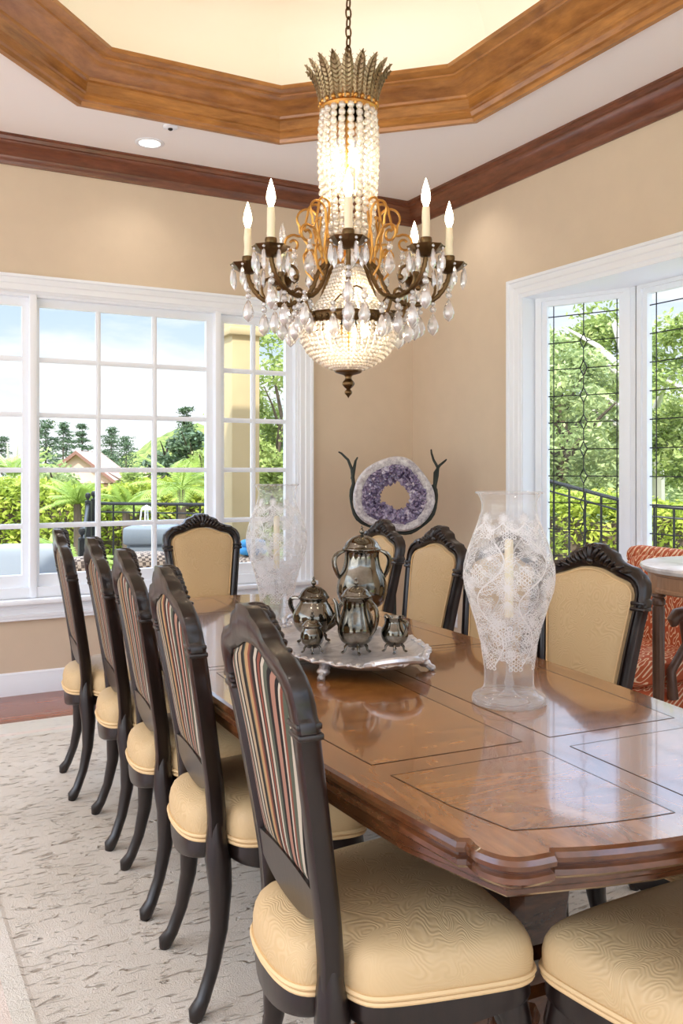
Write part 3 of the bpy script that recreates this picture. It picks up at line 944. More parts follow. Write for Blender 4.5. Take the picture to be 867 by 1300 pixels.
def etching():
    b = MB(); rg = random.Random(5); OFF = .0012
    def P(a, z): r = hr(min(max(z, .03), .499))+OFF; return (r*cos(a), r*sin(a), z)
    def S(a, z, u, w): return P(a+u/hr(min(max(z, .03), .499)), z+w)
    def leaf(a, z, ln, wd, ang, veins=True):
        n = 9; L1 = []; L2 = []
        def Q(u, v): return S(a, z, u*cos(ang)-v*sin(ang), u*sin(ang)+v*cos(ang))
        th = max(.0007, wd*.16)
        W = [wd*sin(PI*k/(n-1))**.8*(1+.18*((k % 2)*2-1)*(0 < k < n-1)) for k in range(n)]
        for s_ in (1, -1):                               # cut outline
            o_ = [Q(ln*k/(n-1), s_*W[k]) for k in range(n)]; i_ = [Q(ln*k/(n-1), s_*max(0, W[k]-th)) for k in range(n)]
            b.rings([o_, i_], close_u=False)
        b.rings([[Q(ln*k/(n-1), th*.45) for k in range(n)], [Q(ln*k/(n-1), -th*.45) for k in range(n)]], close_u=False)
        for k in range(1, n-2):                          # veins
            for s_ in (1, -1):
                u0 = ln*k/(n-1); u1 = ln*(k+1.0)/(n-1); v1 = s_*W[min(n-1, k+1)]*.85
                b.add([Q(u0-th*.4, 0), Q(u0+th*.4, 0), Q(u1+th*.3, v1), Q(u1-th*.3, v1)], [(0,1,2,3)], 0, False)
    def disc(a, z, r, n=9):
        ring = [S(a, z, r*cos(2*PI*k/n), r*sin(2*PI*k/n)) for k in range(n)]
        ring2 = [S(a, z, .55*r*cos(2*PI*k/n), .55*r*sin(2*PI*k/n)) for k in range(n)]
        b.rings([ring, ring2])
    def vine(pts, w=.0014):
        v0 = []; v1 = []
        for i in range(len(pts)):
            p = pts[i]; q = pts[min(i+1, len(pts)-1)]; o = pts[max(i-1, 0)]
            t = Vector((q[0]-o[0], (q[1]-o[1])/.09)).normalized() if q != o else Vector((1, 0))
            v0.append(S(p[0], p[1], -t.y*w, t.x*w)); v1.append(S(p[0], p[1], t.y*w, -t.x*w))
        b.rings([v0, v1], close_u=False)
    def grapes(a, z, n, r):
        row = 0; k = 0; zz = z
        while k < n:
            m = max(1, 4-row//2) if row else 2
            for j in range(m):
                disc(a+(j-(m-1)/2)*r*2.1/hr(max(.03, zz)), zz, r, 8); k += 1
            zz -= r*1.8; row += 1
    def flower(a, z, r, m=8):
        for k in range(m):
            leaf(a, z, r, r*.3, 2*PI*k/m)
        disc(a, z, r*.25)
    # garland under the rim
    N = 9
    for k in range(N):
        a = 2*PI*k/N
        vine([(a+2*PI/N*t/8, .432-.018*sin(PI*t/8)) for t in range(9)], .0016)
        for t in range(7):
            leaf(a+2*PI/N*t/7, .428-.014*sin(PI*t/7), .024, .0055, rg.uniform(.2, 2.9)+(0 if t % 2 else PI))
        grapes(a+.2, .418, 9, .0052)
        flower(a, .440, .014)
    # big scrolling vines on the belly
    for k in range(6):
        a0 = 2*PI*k/6
        path = [(a0+.34*sin(t*.42)+.05*t/10, .10+.285*t/22) for t in range(23)]
        vine(path, .0018)
        for t in range(1, 23):
            aa, zz = path[t]
            s = 1 if t % 2 else -1
            leaf(aa, zz, rg.uniform(.035, .055), rg.uniform(.007, .012), (PI/2-.95*s) + rg.uniform(-.35, .35))
            if t % 3 == 0: leaf(aa, zz, .04, .006, (PI/2+2.0*s)+rg.uniform(-.3, .3))
        flower(a0+.5, .285, .03, 10); flower(a0+.15, .205, .024, 9); flower(a0+.6, .13, .017)
        grapes(a0+.28, .20, 14, .0068); grapes(a0+.86, .33, 12, .006); grapes(a0+.8, .12, 10, .0055)
        for t in range(9):
            leaf(a0+.5, .255, .05, .005, -PI/2+(t-4)*.2)
            leaf(a0+.08, .345, .05, .0045, PI/2+(t-4)*.22)
        for t in range(3):
            leaf(a0+rg.uniform(0, 1.05), rg.uniform(.10, .38), rg.uniform(.018, .035), rg.uniform(.004, .008), rg.uniform(0, 6.28))
    return b
ETCH = etching()
etch_me = ETCH.mesh('etched_motif', M['etch'])
def hurricane(loc, scale, rot, label):
    t = empty('hurricane_glass', loc, rot, label, 'hurricane lamp', None)
    sp = smooth_prof(HPROF)
    b = MB(); b.lathe(sp, 64); b.v = b.v; 
    b.f = [f for f in b.f if len(f) <= 4]; b.m = b.m[:len(b.f)]; b.s = b.s[:len(b.f)]
    g = b.build('glass_shade', M['hglass'], t)
    rm = MB(); rm.tube([(.0778*cos(2*PI*k/48), .0778*sin(2*PI*k/48), .500) for k in range(48)], .0026, 6, closed=True)
    rm.build('rolled_rim', M['hglass'], t)
    ft = MB(); ft.lathe(smooth_prof([(.050,.003),(.084,.001),(.088,.006),(.087,.012),(.078,.016),(.072,.024)], 3), 48)
    ft.f = [f for f in ft.f if len(f) <= 4]; ft.m = ft.m[:len(ft.f)]; ft.s = ft.s[:len(ft.f)]
    ft.build('glass_foot', M['hglass'], t)
    e = bpy.data.objects.new('etched_motif', etch_me); C.objects.link(e); e.parent = t
    t.scale = (scale,)*3
    return t
TZ = TH+.001
H1 = (1.364, 1.667, TZ); H2 = (1.305, 2.875, TZ)
hurricane(H1, 1.0, rad(20), 'large etched glass hurricane at the near right of the table')
hurricane(H2, 1.0, rad(75), 'etched glass hurricane at the far left of the table behind the tea set')
def candlestick(loc, lab1, lab2):
    t = empty('glass_candlestick', (loc[0], loc[1], loc[2]), 0, lab1, 'candlestick')
    b = MB(); b.lathe(smooth_prof([(.0001,.003),(.043,.003),(.044,.007),(.030,.014),(.014,.026),(.008,.036),(.012,.046),(.008,.058),(.0065,.10),(.0065,.15),(.010,.165),(.007,.175),(.011,.185),(.018,.195),(.020,.205)], 3), 28)
    b.f = [f for f in b.f if len(f) <= 4]; b.m = b.m[:len(b.f)]; b.s = b.s[:len(b.f)]
    b.build('stem', M['hglass'], t)
    c = MB(); c.lathe([(.0001,0),(.0105,0),(.0105,.178),(.009,.184),(.002,.187)], 20)
    o = c.build('candle', M['candle'], None, (loc[0], loc[1], loc[2]+.203))
    tag(o, lab2, 'candle')
    w = MB(); w.tube([(0,0,.186),(.001,0,.197)], .0012, 6); w.build('wick', M['lead'], o)
candlestick(H1, 'clear glass candlestick inside the large near hurricane glass', 'ivory candle inside the large near hurricane glass')
candlestick(H2, 'clear glass candlestick inside the far left hurricane glass', 'ivory candle inside the far left hurricane glass')

# ---- silver tray
tray = empty('silver_tray', (1.262, 2.297, TZ), rad(-7), 'large oval footed silver tray carrying the tea set on the table', 'tray')
def oval(a, b_, n=96, wv=0, nw=12, d=0):
    r = []
    for k in range(n):
        t = 2*PI*k/n; w = 1+wv*cos(nw*t)
        r.append(((a+d)*cos(t)*w, (b_+d)*sin(t)*w))
    return r
b = MB()
ra, rb = .215, .345
lev = [(-.20, .0305), (-.045, .0305), (-.038, .031), (-.022, .040), (-.004, .046), (.004, .0475), (.008, .045), (.004, .041), (-.020, .034), (-.036, .0265), (-.20, .0265)]
rs = []
for d, z in lev:
    w = .012 if d > -.03 else (.004 if d > -.05 else 0)
    rs.append([(x, y, z + (.003*cos(24*2*PI*k/96) if d > -.01 else 0)) for k, (x, y) in enumerate(oval(ra, rb, 96, w, 12, d))])
b.rings(rs, cap0=True, cap1=True)
b.build('tray_dish', M['tray'], tray)
b = MB()
for k in range(60):
    t = 2*PI*k/60; w = 1+.012*cos(12*t)
    b.ball(((ra-.006)*cos(t)*w, (rb-.006)*sin(t)*w, .046), .009, 8, 5, sc=(1,1,.6))
    if k % 2 == 0: b.ball(((ra+.003)*cos(t)*w, (rb+.003)*sin(t)*w, .047), .007, 6, 4, sc=(1,1,.7))
b.build('cast_border', M['tray'], tray)
for s in (1, -1):
    b = MB(); pts = []
    for k in range(13):
        a = PI*k/12; pts.append((.075*cos(a), s*(rb-.012+.065*sin(a)), .048+.022*sin(a)))
    b.tube(pts, [.007+.003*sin(PI*k/12) for k in range(13)], 8)
    for k in (2, 10): b.ball(pts[k], .013, 8, 5, sc=(1,1,.7))
    b.build('handle', M['tray'], tray)
for sx in (1, -1):
    for sy in (1, -1):
        b = MB(); x, y = sx*.150, sy*.225
        b.tube([(x*.93, y*.93, .028), (x, y, .022), (x*1.06, y*1.06, .010), (x*1.10, y*1.10, .004)], [.016,.013,.009,.011], 8)
        b.ball((x*1.0, y*1.0, .018), .017, 10, 6, sc=(1.1,1.1,.7)); b.ball((x*1.09, y*1.09, .007), .011, 8, 5, sc=(1,1,.6))
        b.build('tray_foot', M['tray'], tray)
TT = TZ+.0315
def pot(name, loc, rz, prof, lid, label, cat='silver pot', handles=(), spout=None, feet=None, footr=.03, sc=1.0):
    t = empty(name, (loc[0], loc[1], TT), rz, label, cat); t.scale = (sc,)*3
    b = MB(); b.lathe(smooth_prof(prof, 4), 40)
    b.build('body', M['silver'], t)
    if lid:
        b = MB(); b.lathe(smooth_prof(lid, 4), 32, wave=lambda a, z: .02*cos(12*a)); 
        lo = b.build('lid', M['silver'], t)
        zt = lid[-1][1]
        f = MB(); f.lathe(smooth_prof([(.004,zt-.002),(.004,zt+.002),(.0075,zt+.006),(.0085,zt+.011),(.006,zt+.016),(.003,zt+.020),(.0045,zt+.024),(.0001,zt+.031)], 3), 16)
        f.build('finial', M['silver'], lo)
    for h in handles:
        b = MB(); b.tube(h[0], h[1], 8, flat=1.4)
        b.build('handle', M['silver'], t)
    if spout:
        b = MB(); b.tube(spout[0], spout[1], 10); b.build('spout', M['silver'], t)
    if feet:
        for k in range(4):
            a = PI/4+k*PI/2; ca, sa = cos(a), sin(a); h = feet
            b = MB(); b.tube([(ca*footr*.75, sa*footr*.75, h*1.25), (ca*footr*1.1, sa*footr*1.1, h*.8), (ca*footr*1.15, sa*footr*1.15, h*.35), (ca*footr*1.45, sa*footr*1.45, h*.12)], [footr*.22, footr*.17, footr*.12, footr*.14], 8)
            b.ball((ca*footr*1.4, sa*footr*1.4, h*.16), h*.15, 8, 5, sc=(1.6,1.6,1))
            b.build('foot', M['silver'], t)
    return t
def ear(r0, z0, r1, z1, out, s=1, lift=.0):
    """C-scroll handle from (r0,z0) low to (r1,z1) high, bulging out"""
    P = []
    for k in range(13):
        f = k/12; r = r0+(r1-r0)*f + out*sin(PI*min(1, f*1.02))**.8; z = z0+(z1-z0)*f + lift*sin(PI*f)
        P.append((s*r, 0, z))
    return P
# tall urn with two handles
pot('coffee_urn', (1.43, 2.485), rad(-18),
    [(.0001,.046),(.030,.046),(.034,.050),(.026,.058),(.034,.068),(.066,.090),(.080,.120),(.081,.150),(.072,.182),(.060,.212),(.0555,.240),(.057,.258),(.0605,.262)],
    [(.062,.262),(.063,.268),(.058,.274),(.050,.288),(.034,.302),(.014,.310),(.006,.312)],
    'tallest silver urn with two scroll handles at the back of the tray', 'silver urn',
    handles=[(ear(.066,.165,.056,.262,.030,1,.018), [.005,.006,.007,.008,.008,.008,.008,.008,.008,.008,.007,.006,.005]),
             (ear(.066,.165,.056,.262,.030,-1,.018), [.005,.006,.007,.008,.008,.008,.008,.008,.008,.008,.007,.006,.005])],
    feet=.050, footr=.034)
# teapot at the left rear
pot('teapot', (1.214, 2.403), rad(118),
    [(.0001,.020),(.026,.020),(.030,.024),(.055,.042),(.068,.068),(.068,.090),(.056,.116),(.046,.132),(.046,.140),(.049,.143)],
    [(.050,.143),(.051,.147),(.046,.153),(.038,.166),(.024,.177),(.010,.182),(.005,.183)],
    sc=.93, label='round silver teapot with spout at the left rear of the tray', cat='teapot',
    handles=[(ear(.060,.070,.045,.140,.042,1,.022), [.005,.006,.006,.007,.007,.007,.007,.007,.007,.007,.006,.006,.005])],
    spout=([(-.055,0,.060),(-.080,0,.075),(-.092,0,.100),(-.100,0,.125),(-.112,0,.136)], [.017,.014,.010,.008,.007]),
    feet=.024, footr=.036)
# tall coffee pot in front
pot('coffee_pot', (1.247, 2.200), rad(-62),
    [(.0001,.022),(.024,.022),(.028,.026),(.050,.042),(.060,.066),(.0605,.090),(.052,.122),(.044,.150),(.0425,.172),(.046,.182),(.049,.186)],
    [(.050,.186),(.051,.190),(.046,.195),(.039,.207),(.025,.217),(.010,.222),(.005,.223)],
    sc=.86, label='pear shaped silver coffee pot at the front centre of the tray', cat='coffee pot',
    handles=[(ear(.056,.062,.045,.182,.030,1,.014), [.005,.006,.006,.007,.007,.007,.007,.007,.007,.007,.006,.006,.005])],
    spout=([(-.050,0,.080),(-.070,0,.100),(-.076,0,.130),(-.080,0,.158),(-.090,0,.172)], [.016,.013,.009,.007,.006]),
    feet=.026, footr=.033)
# sugar bowl
pot('sugar_bowl', (1.138, 2.262), rad(20),
    [(.0001,.020),(.018,.020),(.022,.024),(.038,.038),(.0445,.056),(.043,.074),(.036,.090),(.034,.096),(.037,.100)],
    [(.038,.100),(.039,.104),(.034,.109),(.026,.119),(.014,.125),(.006,.128),(.004,.128)],
    sc=.76, label='small lidded silver sugar bowl at the left front of the tray', cat='sugar bowl', feet=.024, footr=.027)
# creamer
pot('cream_jug', (1.350, 2.158), rad(-80),
    [(.0001,.020),(.018,.020),(.022,.024),(.038,.038),(.0455,.056),(.044,.074),(.036,.092),(.032,.104),(.034,.112),(.037,.118),(.034,.117),(.030,.106)],
    None, sc=.86, label='small open silver cream jug at the right front of the tray', cat='cream jug',
    handles=[(ear(.042,.058,.034,.112,.024,1,.016), [.004,.005,.005,.005,.005,.005,.005,.005,.005,.005,.005,.005,.004])],
    spout=([(-.026,0,.098),(-.036,0,.110),(-.045,0,.120)], [.016,.012,.006]), feet=.024, footr=.027)

# ================================================================== AMETHYST GEODE ON ITS STAND
GL = (2.955, 4.735); GZ = 1.155; GR = -rad(31)
t = empty('geode_stand', (GL[0], GL[1], 0), GR, 'dark twisted iron stand with antler prongs behind the chairs in the corner', 'display stand')
b = MB()
cr = lambda a, r: (r*cos(a), r*sin(a))
def geo_r(a):
    return .243*(1+.05*cos(2*a+.3)-.045*sin(3*a+.4)+.02*cos(5*a))
cradle = []
for k in range(25):
    a = rad(180-12+ (360-180+24-0)*0) 
path = []
for k in range(27):
    a = rad(165+ (375-165)*k/26); r = geo_r(a)+.012
    path.append((r*cos(a), .0, GZ+r*sin(a)))
b.tube(path, [.012+.004*sin(k*1.3) for k in range(27)], 8)
b.build('cradle', M['patina'], t)
for s, pts in ((-1, [(-.262,.085),(-.275,.16),(-.300,.22),(-.345,.262),(-.362,.27)]), (-1, [(-.272,.13),(-.258,.18),(-.250,.215),(-.238,.236)]),
               (1, [(.262,.05),(.285,.12),(.290,.17),(.262,.22),(.248,.262),(.246,.285)]), (1, [(.27,.08),(.272,.14),(.300,.185),(.335,.212),(.345,.222)])):
    b = MB()
    Pp = [(x*.955, .012*(i % 2), GZ+z-(.03 if i == 0 else 0)) for i, (x, z) in enumerate(pts)]
    b.tube(Pp, [.013-.008*i/(len(Pp)-1) for i in range(len(Pp))], 8)
    b.build('prong', M['patina'], t)
b = MB(); b.tube([(0, 0, GZ-.285), (.008, 0, GZ-.36), (0, .008, GZ-.55), (0, 0, .55), (0, 0, .04)], [.02,.024,.016,.016,.024], 10)
b.build('post', M['patina'], t)
b = MB(); b.lathe([(.0001,0),(.17,0),(.17,.014),(.15,.024),(.04,.034),(.024,.06)], 32); b.build('base', M['patina'], t)
def geode():
    t = NT('amethyst_crystal'); v = t.coord()
    vo = t.n('TexVoronoi'); vo.inputs['Scale'].default_value = 55; t.l(v, vo.inputs['Vector'])
    n = t.noise(v, 12, 4)
    m = t.math('ADD', t.math('MULTIPLY', n, .6), t.math('MULTIPLY', vo.outputs['Color'], .4))
    c = t.ramp(m, [(.3, col(70,58,86)), (.45, col(116,102,134)), (.6, col(164,152,174)), (.74, col(216,210,218))])
    M['ameth'] = t.fin(t.pbsdf(c, .12, spec=.8, normal=t.bump(vo.outputs['Distance'], .5, .006)))
    t = NT('geode_crust'); v = t.coord(); n = t.noise(v, 38, 5, .7)
    c = t.ramp(n, [(.3, col(138,128,136)), (.5, col(196,190,190)), (.7, col(232,228,226))])
    M['crust'] = t.fin(t.pbsdf(c, .45, normal=t.bump(n, .8, .01)))
    root = empty('amethyst_geode', (GL[0], GL[1], GZ), GR, 'purple amethyst geode ring with a hole, cradled on the iron stand in the corner', 'geode')
    rg = random.Random(3); N = 72
    hole = lambda a: .108*(1+.10*cos(2*a+.6)+.05*cos(3*a+2.6)+.06*cos(a+.5)+.03*cos(5*a))
    # crust: outer shell plus front and back rim
    b = MB()
    secs = [(1.0, -.055), (1.0, -.02), (1.0, .03), (.985, .058), (.94, .070), (.87, .070), (.79, .060)]
    rs = []
    for f, d in secs[::-1]:
        rs.append([(geo_r(2*PI*k/N)*f*cos(2*PI*k/N), -d, geo_r(2*PI*k/N)*f*sin(2*PI*k/N)) for k in range(N)])
    rs.append([((hole(2*PI*k/N)+.02)*cos(2*PI*k/N), .06, (hole(2*PI*k/N)+.02)*sin(2*PI*k/N)) for k in range(N)])
    b.rings(rs); b.build('outer_crust', M['crust'], root)
    b = MB(); rs = []
    for i in range(9):
        f = i/8; ring = []
        for k in range(N):
            a = 2*PI*k/N; ro = geo_r(a)*.80; ri = hole(a); r = ro+(ri-ro)*f
            ring.append((r*cos(a), -(.058-.05*f*f)+rg.uniform(-.004, .004), r*sin(a)))
        rs.append(ring)
    rs.append([((hole(2*PI*k/N)+.01)*cos(2*PI*k/N), .06, (hole(2*PI*k/N)+.01)*sin(2*PI*k/N)) for k in range(N)])
    b.rings(rs, smooth=False)
    for q in range(620):
        a = rg.uniform(0, 2*PI); f = rg.uniform(.03, 1.0); ro = geo_r(a)*.80; ri = hole(a); r = ro+(ri-ro)*f
        h = rg.uniform(.012, .024)*(1+.9*f); w = h*rg.uniform(.28, .45)
        c0 = Vector((r*cos(a), -(.056-.05*f*f), r*sin(a)))
        d = (Vector((-cos(a), 0, -sin(a)))*(.15+.85*f) + Vector((rg.uniform(-.4, .4), -1+.7*f, rg.uniform(-.4, .4)))).normalized()
        u = d.orthogonal().normalized(); w2 = d.cross(u)
        ph = rg.uniform(0, 6)
        base = [c0-d*.008+(u*cos(ph+PI/3*j)+w2*sin(ph+PI/3*j))*w for j in range(6)]
        sh = [p+d*(h*.6+.008) for p in base]
        b.add(base+sh+[c0+d*h], [(j, (j+1) % 6, 6+(j+1) % 6, 6+j) for j in range(6)]+[(6+j, 6+(j+1) % 6, 12) for j in range(6)], 0, False)
    b.build('amethyst_crystals', M['ameth'], root, sharp=10)
geode()

# ================================================================== RIGHT SIDE FURNITURE
M['marble'] = None
t = NT('white_marble'); n = t.noise(t.coord(), 4, 6, .65, 1.5)
M['marble'] = t.fin(t.pbsdf(t.ramp(n, [(.35, col(206,200,196)), (.5, col(236,233,230)), (.7, col(244,242,240))]), .25))
M['satin'] = wood('satinwood', col(150,112,84), col(190,152,120), (8,8,1), 4, .35)
M['walnut'] = wood('fluted_walnut', col(60,40,30), col(112,80,60), (8,8,1), 4, .35)
ST = (3.02, 2.30)
t = empty('side_table', (ST[0], ST[1], 0), rad(20), 'round white marble topped table on fluted legs at the right photo edge', 'side table')
HT = .945; R0 = .365
b = MB(); b.lathe([(.0001,HT-.026),(R0-.01,HT-.026),(R0-.004,HT-.02),(R0,HT-.012),(R0-.002,HT-.004),(R0-.01,HT),(.0001,HT)], 64); b.build('marble_top', M['marble'], t)
b = MB(); b.lathe([(R0-.03,HT-.105),(R0-.024,HT-.10),(R0-.024,HT-.09),(R0-.03,HT-.085),(R0-.03,HT-.04),(R0-.022,HT-.035),(R0-.022,HT-.026),(R0-.06,HT-.026),(R0-.06,HT-.105)], 64)
b.build('frieze', M['satin'], t)
for k in range(4):
    a = rad(45+90*k); x, y = (R0-.045)*cos(a), (R0-.045)*sin(a)
    b = MB(); b.box(x-.022, x+.022, y-.022, y+.022, HT-.11, HT-.02, bev=.004); b.build('corner_block', M['satin'], t)
    b = MB(); b.lathe([(.024,HT-.11),(.027,HT-.118),(.02,HT-.125),(.026,HT-.135),(.026,HT-.15),(.020,HT-.157),(.024,HT-.165),(.023,.5),(.016,.10),(.012,.09),(.017,.08),(.014,.05),(.010,.0)], 48, c=(x, y, 0), wave=lambda an, z: -.10*abs(sin(5*an)) if .1 < z < HT-.16 else 0)
    b.build('leg', M['walnut'], t)
# orange damask armchair
def fmat_damask():
    t = NT('orange_damask'); tc = t.n('TexCoord'); sp = t.n('SeparateXYZ'); t.l(tc.outputs['Object'], sp.inputs[0])
    u = t.math('MULTIPLY', sp.outputs['Y'], 2*PI/.095)
    v = t.math('MULTIPLY', t.math('ADD', sp.outputs['Z'], t.math('MULTIPLY', sp.outputs['X'], .8)), 2*PI/.14)
    # ogee trellis with scroll medallions
    a = t.math('ADD', t.math('COSINE', u), t.math('COSINE', v))
    bb = t.math('ADD', t.math('COSINE', t.math('MULTIPLY', u, 2)), t.math('COSINE', t.math('MULTIPLY', v, 2)))
    c3 = t.math('MULTIPLY', t.math('SINE', t.math('MULTIPLY', u, 3)), t.math('SINE', t.math('MULTIPLY', v, 2)))
    f = t.math('ADD', t.math('ADD', t.math('ABSOLUTE', a), t.math('MULTIPLY', bb, .3)), t.math('MULTIPLY', c3, .45))
    w = t.math('ABSOLUTE', t.math('SINE', t.math('MULTIPLY', f, 2.3)))
    m = t.ramp(w, [(.38, 1.0), (.50, 0.0)])
    mx = t.n('Mix', _data_type='RGBA'); t.l(m, mx.inputs['Factor'])
    mx.inputs[6].default_value = col(188,92,56); mx.inputs[7].default_value = col(240,206,168)
    return t.fin(t.pbsdf(mx.outputs[2], .75, spec=.2, normal=t.bump(m, .3, .002)))
M['damask'] = fmat_damask()
OC_ = (3.12, 2.98)
t = empty('armchair', (OC_[0], OC_[1], 0), rad(180-4), 'orange and cream damask armchair with wooden arms beside the bay window', 'armchair')
def pillow(mb, x0, x1, y0, y1, z0, z1, M_=None, pw=5.0, n=16):
    cx, cy, cz = (x0+x1)/2, (y0+y1)/2, (z0+z1)/2; rs = []
    m = 12
    for i in range(m+1):
        b_ = -PI/2+PI*i/m; ring = []
        sz = abs(sin(b_))**(2/pw)*(1 if sin(b_) > 0 else -1); cb = max(0, cos(b_))**(2/pw)
        for j in range(48):
            a = 2*PI*j/48
            ca = abs(cos(a))**(2/pw)*(1 if cos(a) > 0 else -1); sa = abs(sin(a))**(2/pw)*(1 if sin(a) > 0 else -1)
            p = Vector((cx+(x1-x0)/2*ca*cb, cy+(y1-y0)/2*sa*cb, cz+(z1-z0)/2*sz))
            ring.append(M_ @ p if M_ else p)
        rs.append(ring)
    mb.rings(rs, cap0=True, cap1=True)
b = MB(); pillow(b, -.30, .27, -.29, .29, .36, .51, pw=4); b.build('seat_cushion', M['damask'], t)
b = MB(); pillow(b, -.31, .25, -.29, .29, .24, .375, pw=7); b.build('seat_base', M['damask'], t)
Mt = Matrix.Translation((-.23, 0, .40)) @ Matrix.Rotation(-rad(8), 4, 'Y')
b = MB(); pillow(b, -.06, .06, -.30, .30, 0, .50, Mt, pw=5)
b.build('back_cushion', M['damask'], t)
b = MB(); pp = []
b.tube([tuple(Mt @ Vector((-.03, -.30+.6*k/12, .49))) for k in range(13)], [.045]+[.055]*11+[.045], 14)
b.build('top_roll', M['damask'], t)
for s in (1, -1):
    b = MB()
    b.tube([(-.27, s*.31, .66), (-.18, s*.32, .70), (-.06, s*.325, .70), (.01, s*.325, .69), (.03, s*.325, .67), (.02, s*.325, .65)], [.022,.024,.028,.03,.026,.018], 10)
    b.tube([(.02, s*.315, .33), (.03, s*.315, .45), (-.05, s*.32, .56), (-.03, s*.325, .68)], [.024,.02,.018,.022], 10)
    b.build('arm', M['walnut'], t)
for sx in (.21, -.26):
    for s in (1, -1):
        b = MB(); b.tube([(sx, s*.25, .26), (sx*1.04, s*.255, .15), (sx*1.1, s*.26, 0)], [.028,.022,.015], 10); b.build('leg', M['walnut'], t)
# ================================================================== CHANDELIER
CX, CY = 1.53, 2.755
ch = empty('chandelier', (CX, CY, 0), rad(0), 'eight arm crystal chandelier with beaded basket hanging from a chain over the table', 'chandelier')
FA = math.atan2(-CY, -CX)      # direction from the chandelier to the viewpoint: the front arm
# chain to the tray ceiling
CHN = MB()
z = 2.70; k = 0
while z < 3.90:
    ln, w = .021, .0105; pts = []
    for j in range(14):
        a = 2*PI*j/14; y = w*cos(a); zz = ln*sin(a)
        pts.append((y*cos(k*PI/2+FA+.6), y*sin(k*PI/2+FA+.6), z+zz))
    CHN.tube(pts, .0032, 6, closed=True); z += .034; k += 1
CHN.build('chain', M['bronze'], ch)
b = MB(); b.lathe([(.0001,3.885),(.02,3.88),(.06,3.905),(.07,3.918),(.0001,3.918)], 24); b.build('ceiling_canopy', M['bronze'], ch)
# crown ring and plumes
b = MB(); b.lathe([(.086,2.585),(.100,2.587),(.104,2.594),(.098,2.604),(.102,2.612),(.098,2.622),(.094,2.626),(.086,2.622),(.086,2.585)], 48)
for k in range(24):
    a = 2*PI*k/24; b.ball((.101*cos(a), .101*sin(a), 2.608), .009, 8, 5)
b.lathe([(.0001,2.612),(.09,2.612),(.09,2.616),(.0001,2.616)], 32)
b.lathe([(.0001,2.612),(.012,2.612),(.012,2.66),(.02,2.675),(.008,2.69),(.0001,2.70)], 16)
b.build('crown_ring', M['gilt'], ch)
def plume():
    b = MB(); L = []
    cen = []
    for i in range(12):
        f = i/11; r = .096+.012*f+.044*f**2.6; z = 2.60+.150*f-.022*max(0, f-.75)*4*max(0, f-.75)
        cen.append((r, z))
    for i in range(11):
        w = (.012+.0085*sin(PI*min(1, i/11*.9)))*(1.08 if i % 2 else .94)
        if i > 8: w *= (1, .82, .55)[i-8] if i < 11 else .3
        L.append(w)
    L.append(.001)
    rs = []
    for (r, z), w in zip(cen, L):
        rs.append([(r+.002, -w, z), (r+.007, -w*.5, z-.001), (r+.003, 0, z), (r+.007, w*.5, z-.001), (r+.002, w, z), (r-.003, 0, z)])
    b.rings(rs, cap0=True, cap1=True)
    for i in range(1, 11):       # barbs
        r, z = cen[i]
        for s in (1, -1):
            b.tube([(r+.006, 0, z-.008), (r+.008, s*(L[i]+.003), z+.008)], [.0022, .0008], 5)
    return b
pl0 = plume().build('crown_plume', M['crownmetal'], ch)
for k in range(1, 18):
    o = pl0.copy(); C.objects.link(o); o.rotation_euler = (0, 0, 2*PI*k/18)
pl0.rotation_euler = (0, 0, 0)
# beaded strands
def strand(path, r, step):
    b = MB(); P = [Vector(p) for p in path]; acc = 0; pos = P[0].copy(); out = [P[0]]
    d = 0; need = step
    for a, c in zip(P[:-1], P[1:]):
        L = (c-a).length; t = need
        while t <= L:
            out.append(a.lerp(c, t/L)); t += step
        need = t-L
    for p in out: b.ball(p, r, 8, 6)
    return b
colp = [(.092,2.578),(.098,2.52),(.100,2.46),(.098,2.38),(.093,2.30),(.086,2.21),(.078,2.135)]
s0 = strand([(r, 0, z) for r, z in colp], .0132, .0255).build('upper_bead_strand', M['bead'], ch)
for k in range(1, 19):
    o = s0.copy(); C.objects.link(o); o.rotation_euler = (0, 0, 2*PI*k/19)
cone = [(.046,2.035),(.062,1.985),(.086,1.935),(.118,1.892),(.158,1.858)]
s1 = strand([(r, 0, z) for r, z in cone], .0082, .0155).build('cone_bead_strand', M['bead'], ch)
for k in range(1, 36):
    o = s1.copy(); C.objects.link(o); o.rotation_euler = (0, 0, 2*PI*k/36)
bowl = [(.166,1.818),(.168,1.795),(.160,1.765),(.142,1.734),(.116,1.708),(.086,1.690),(.056,1.677),(.030,1.670)]
s2 = strand([(r, 0, z) for r, z in bowl], .0092, .0170).build('bowl_bead_strand', M['bead'], ch)
for k in range(1, 44):
    o = s2.copy(); C.objects.link(o); o.rotation_euler = (0, 0, 2*PI*k/44)
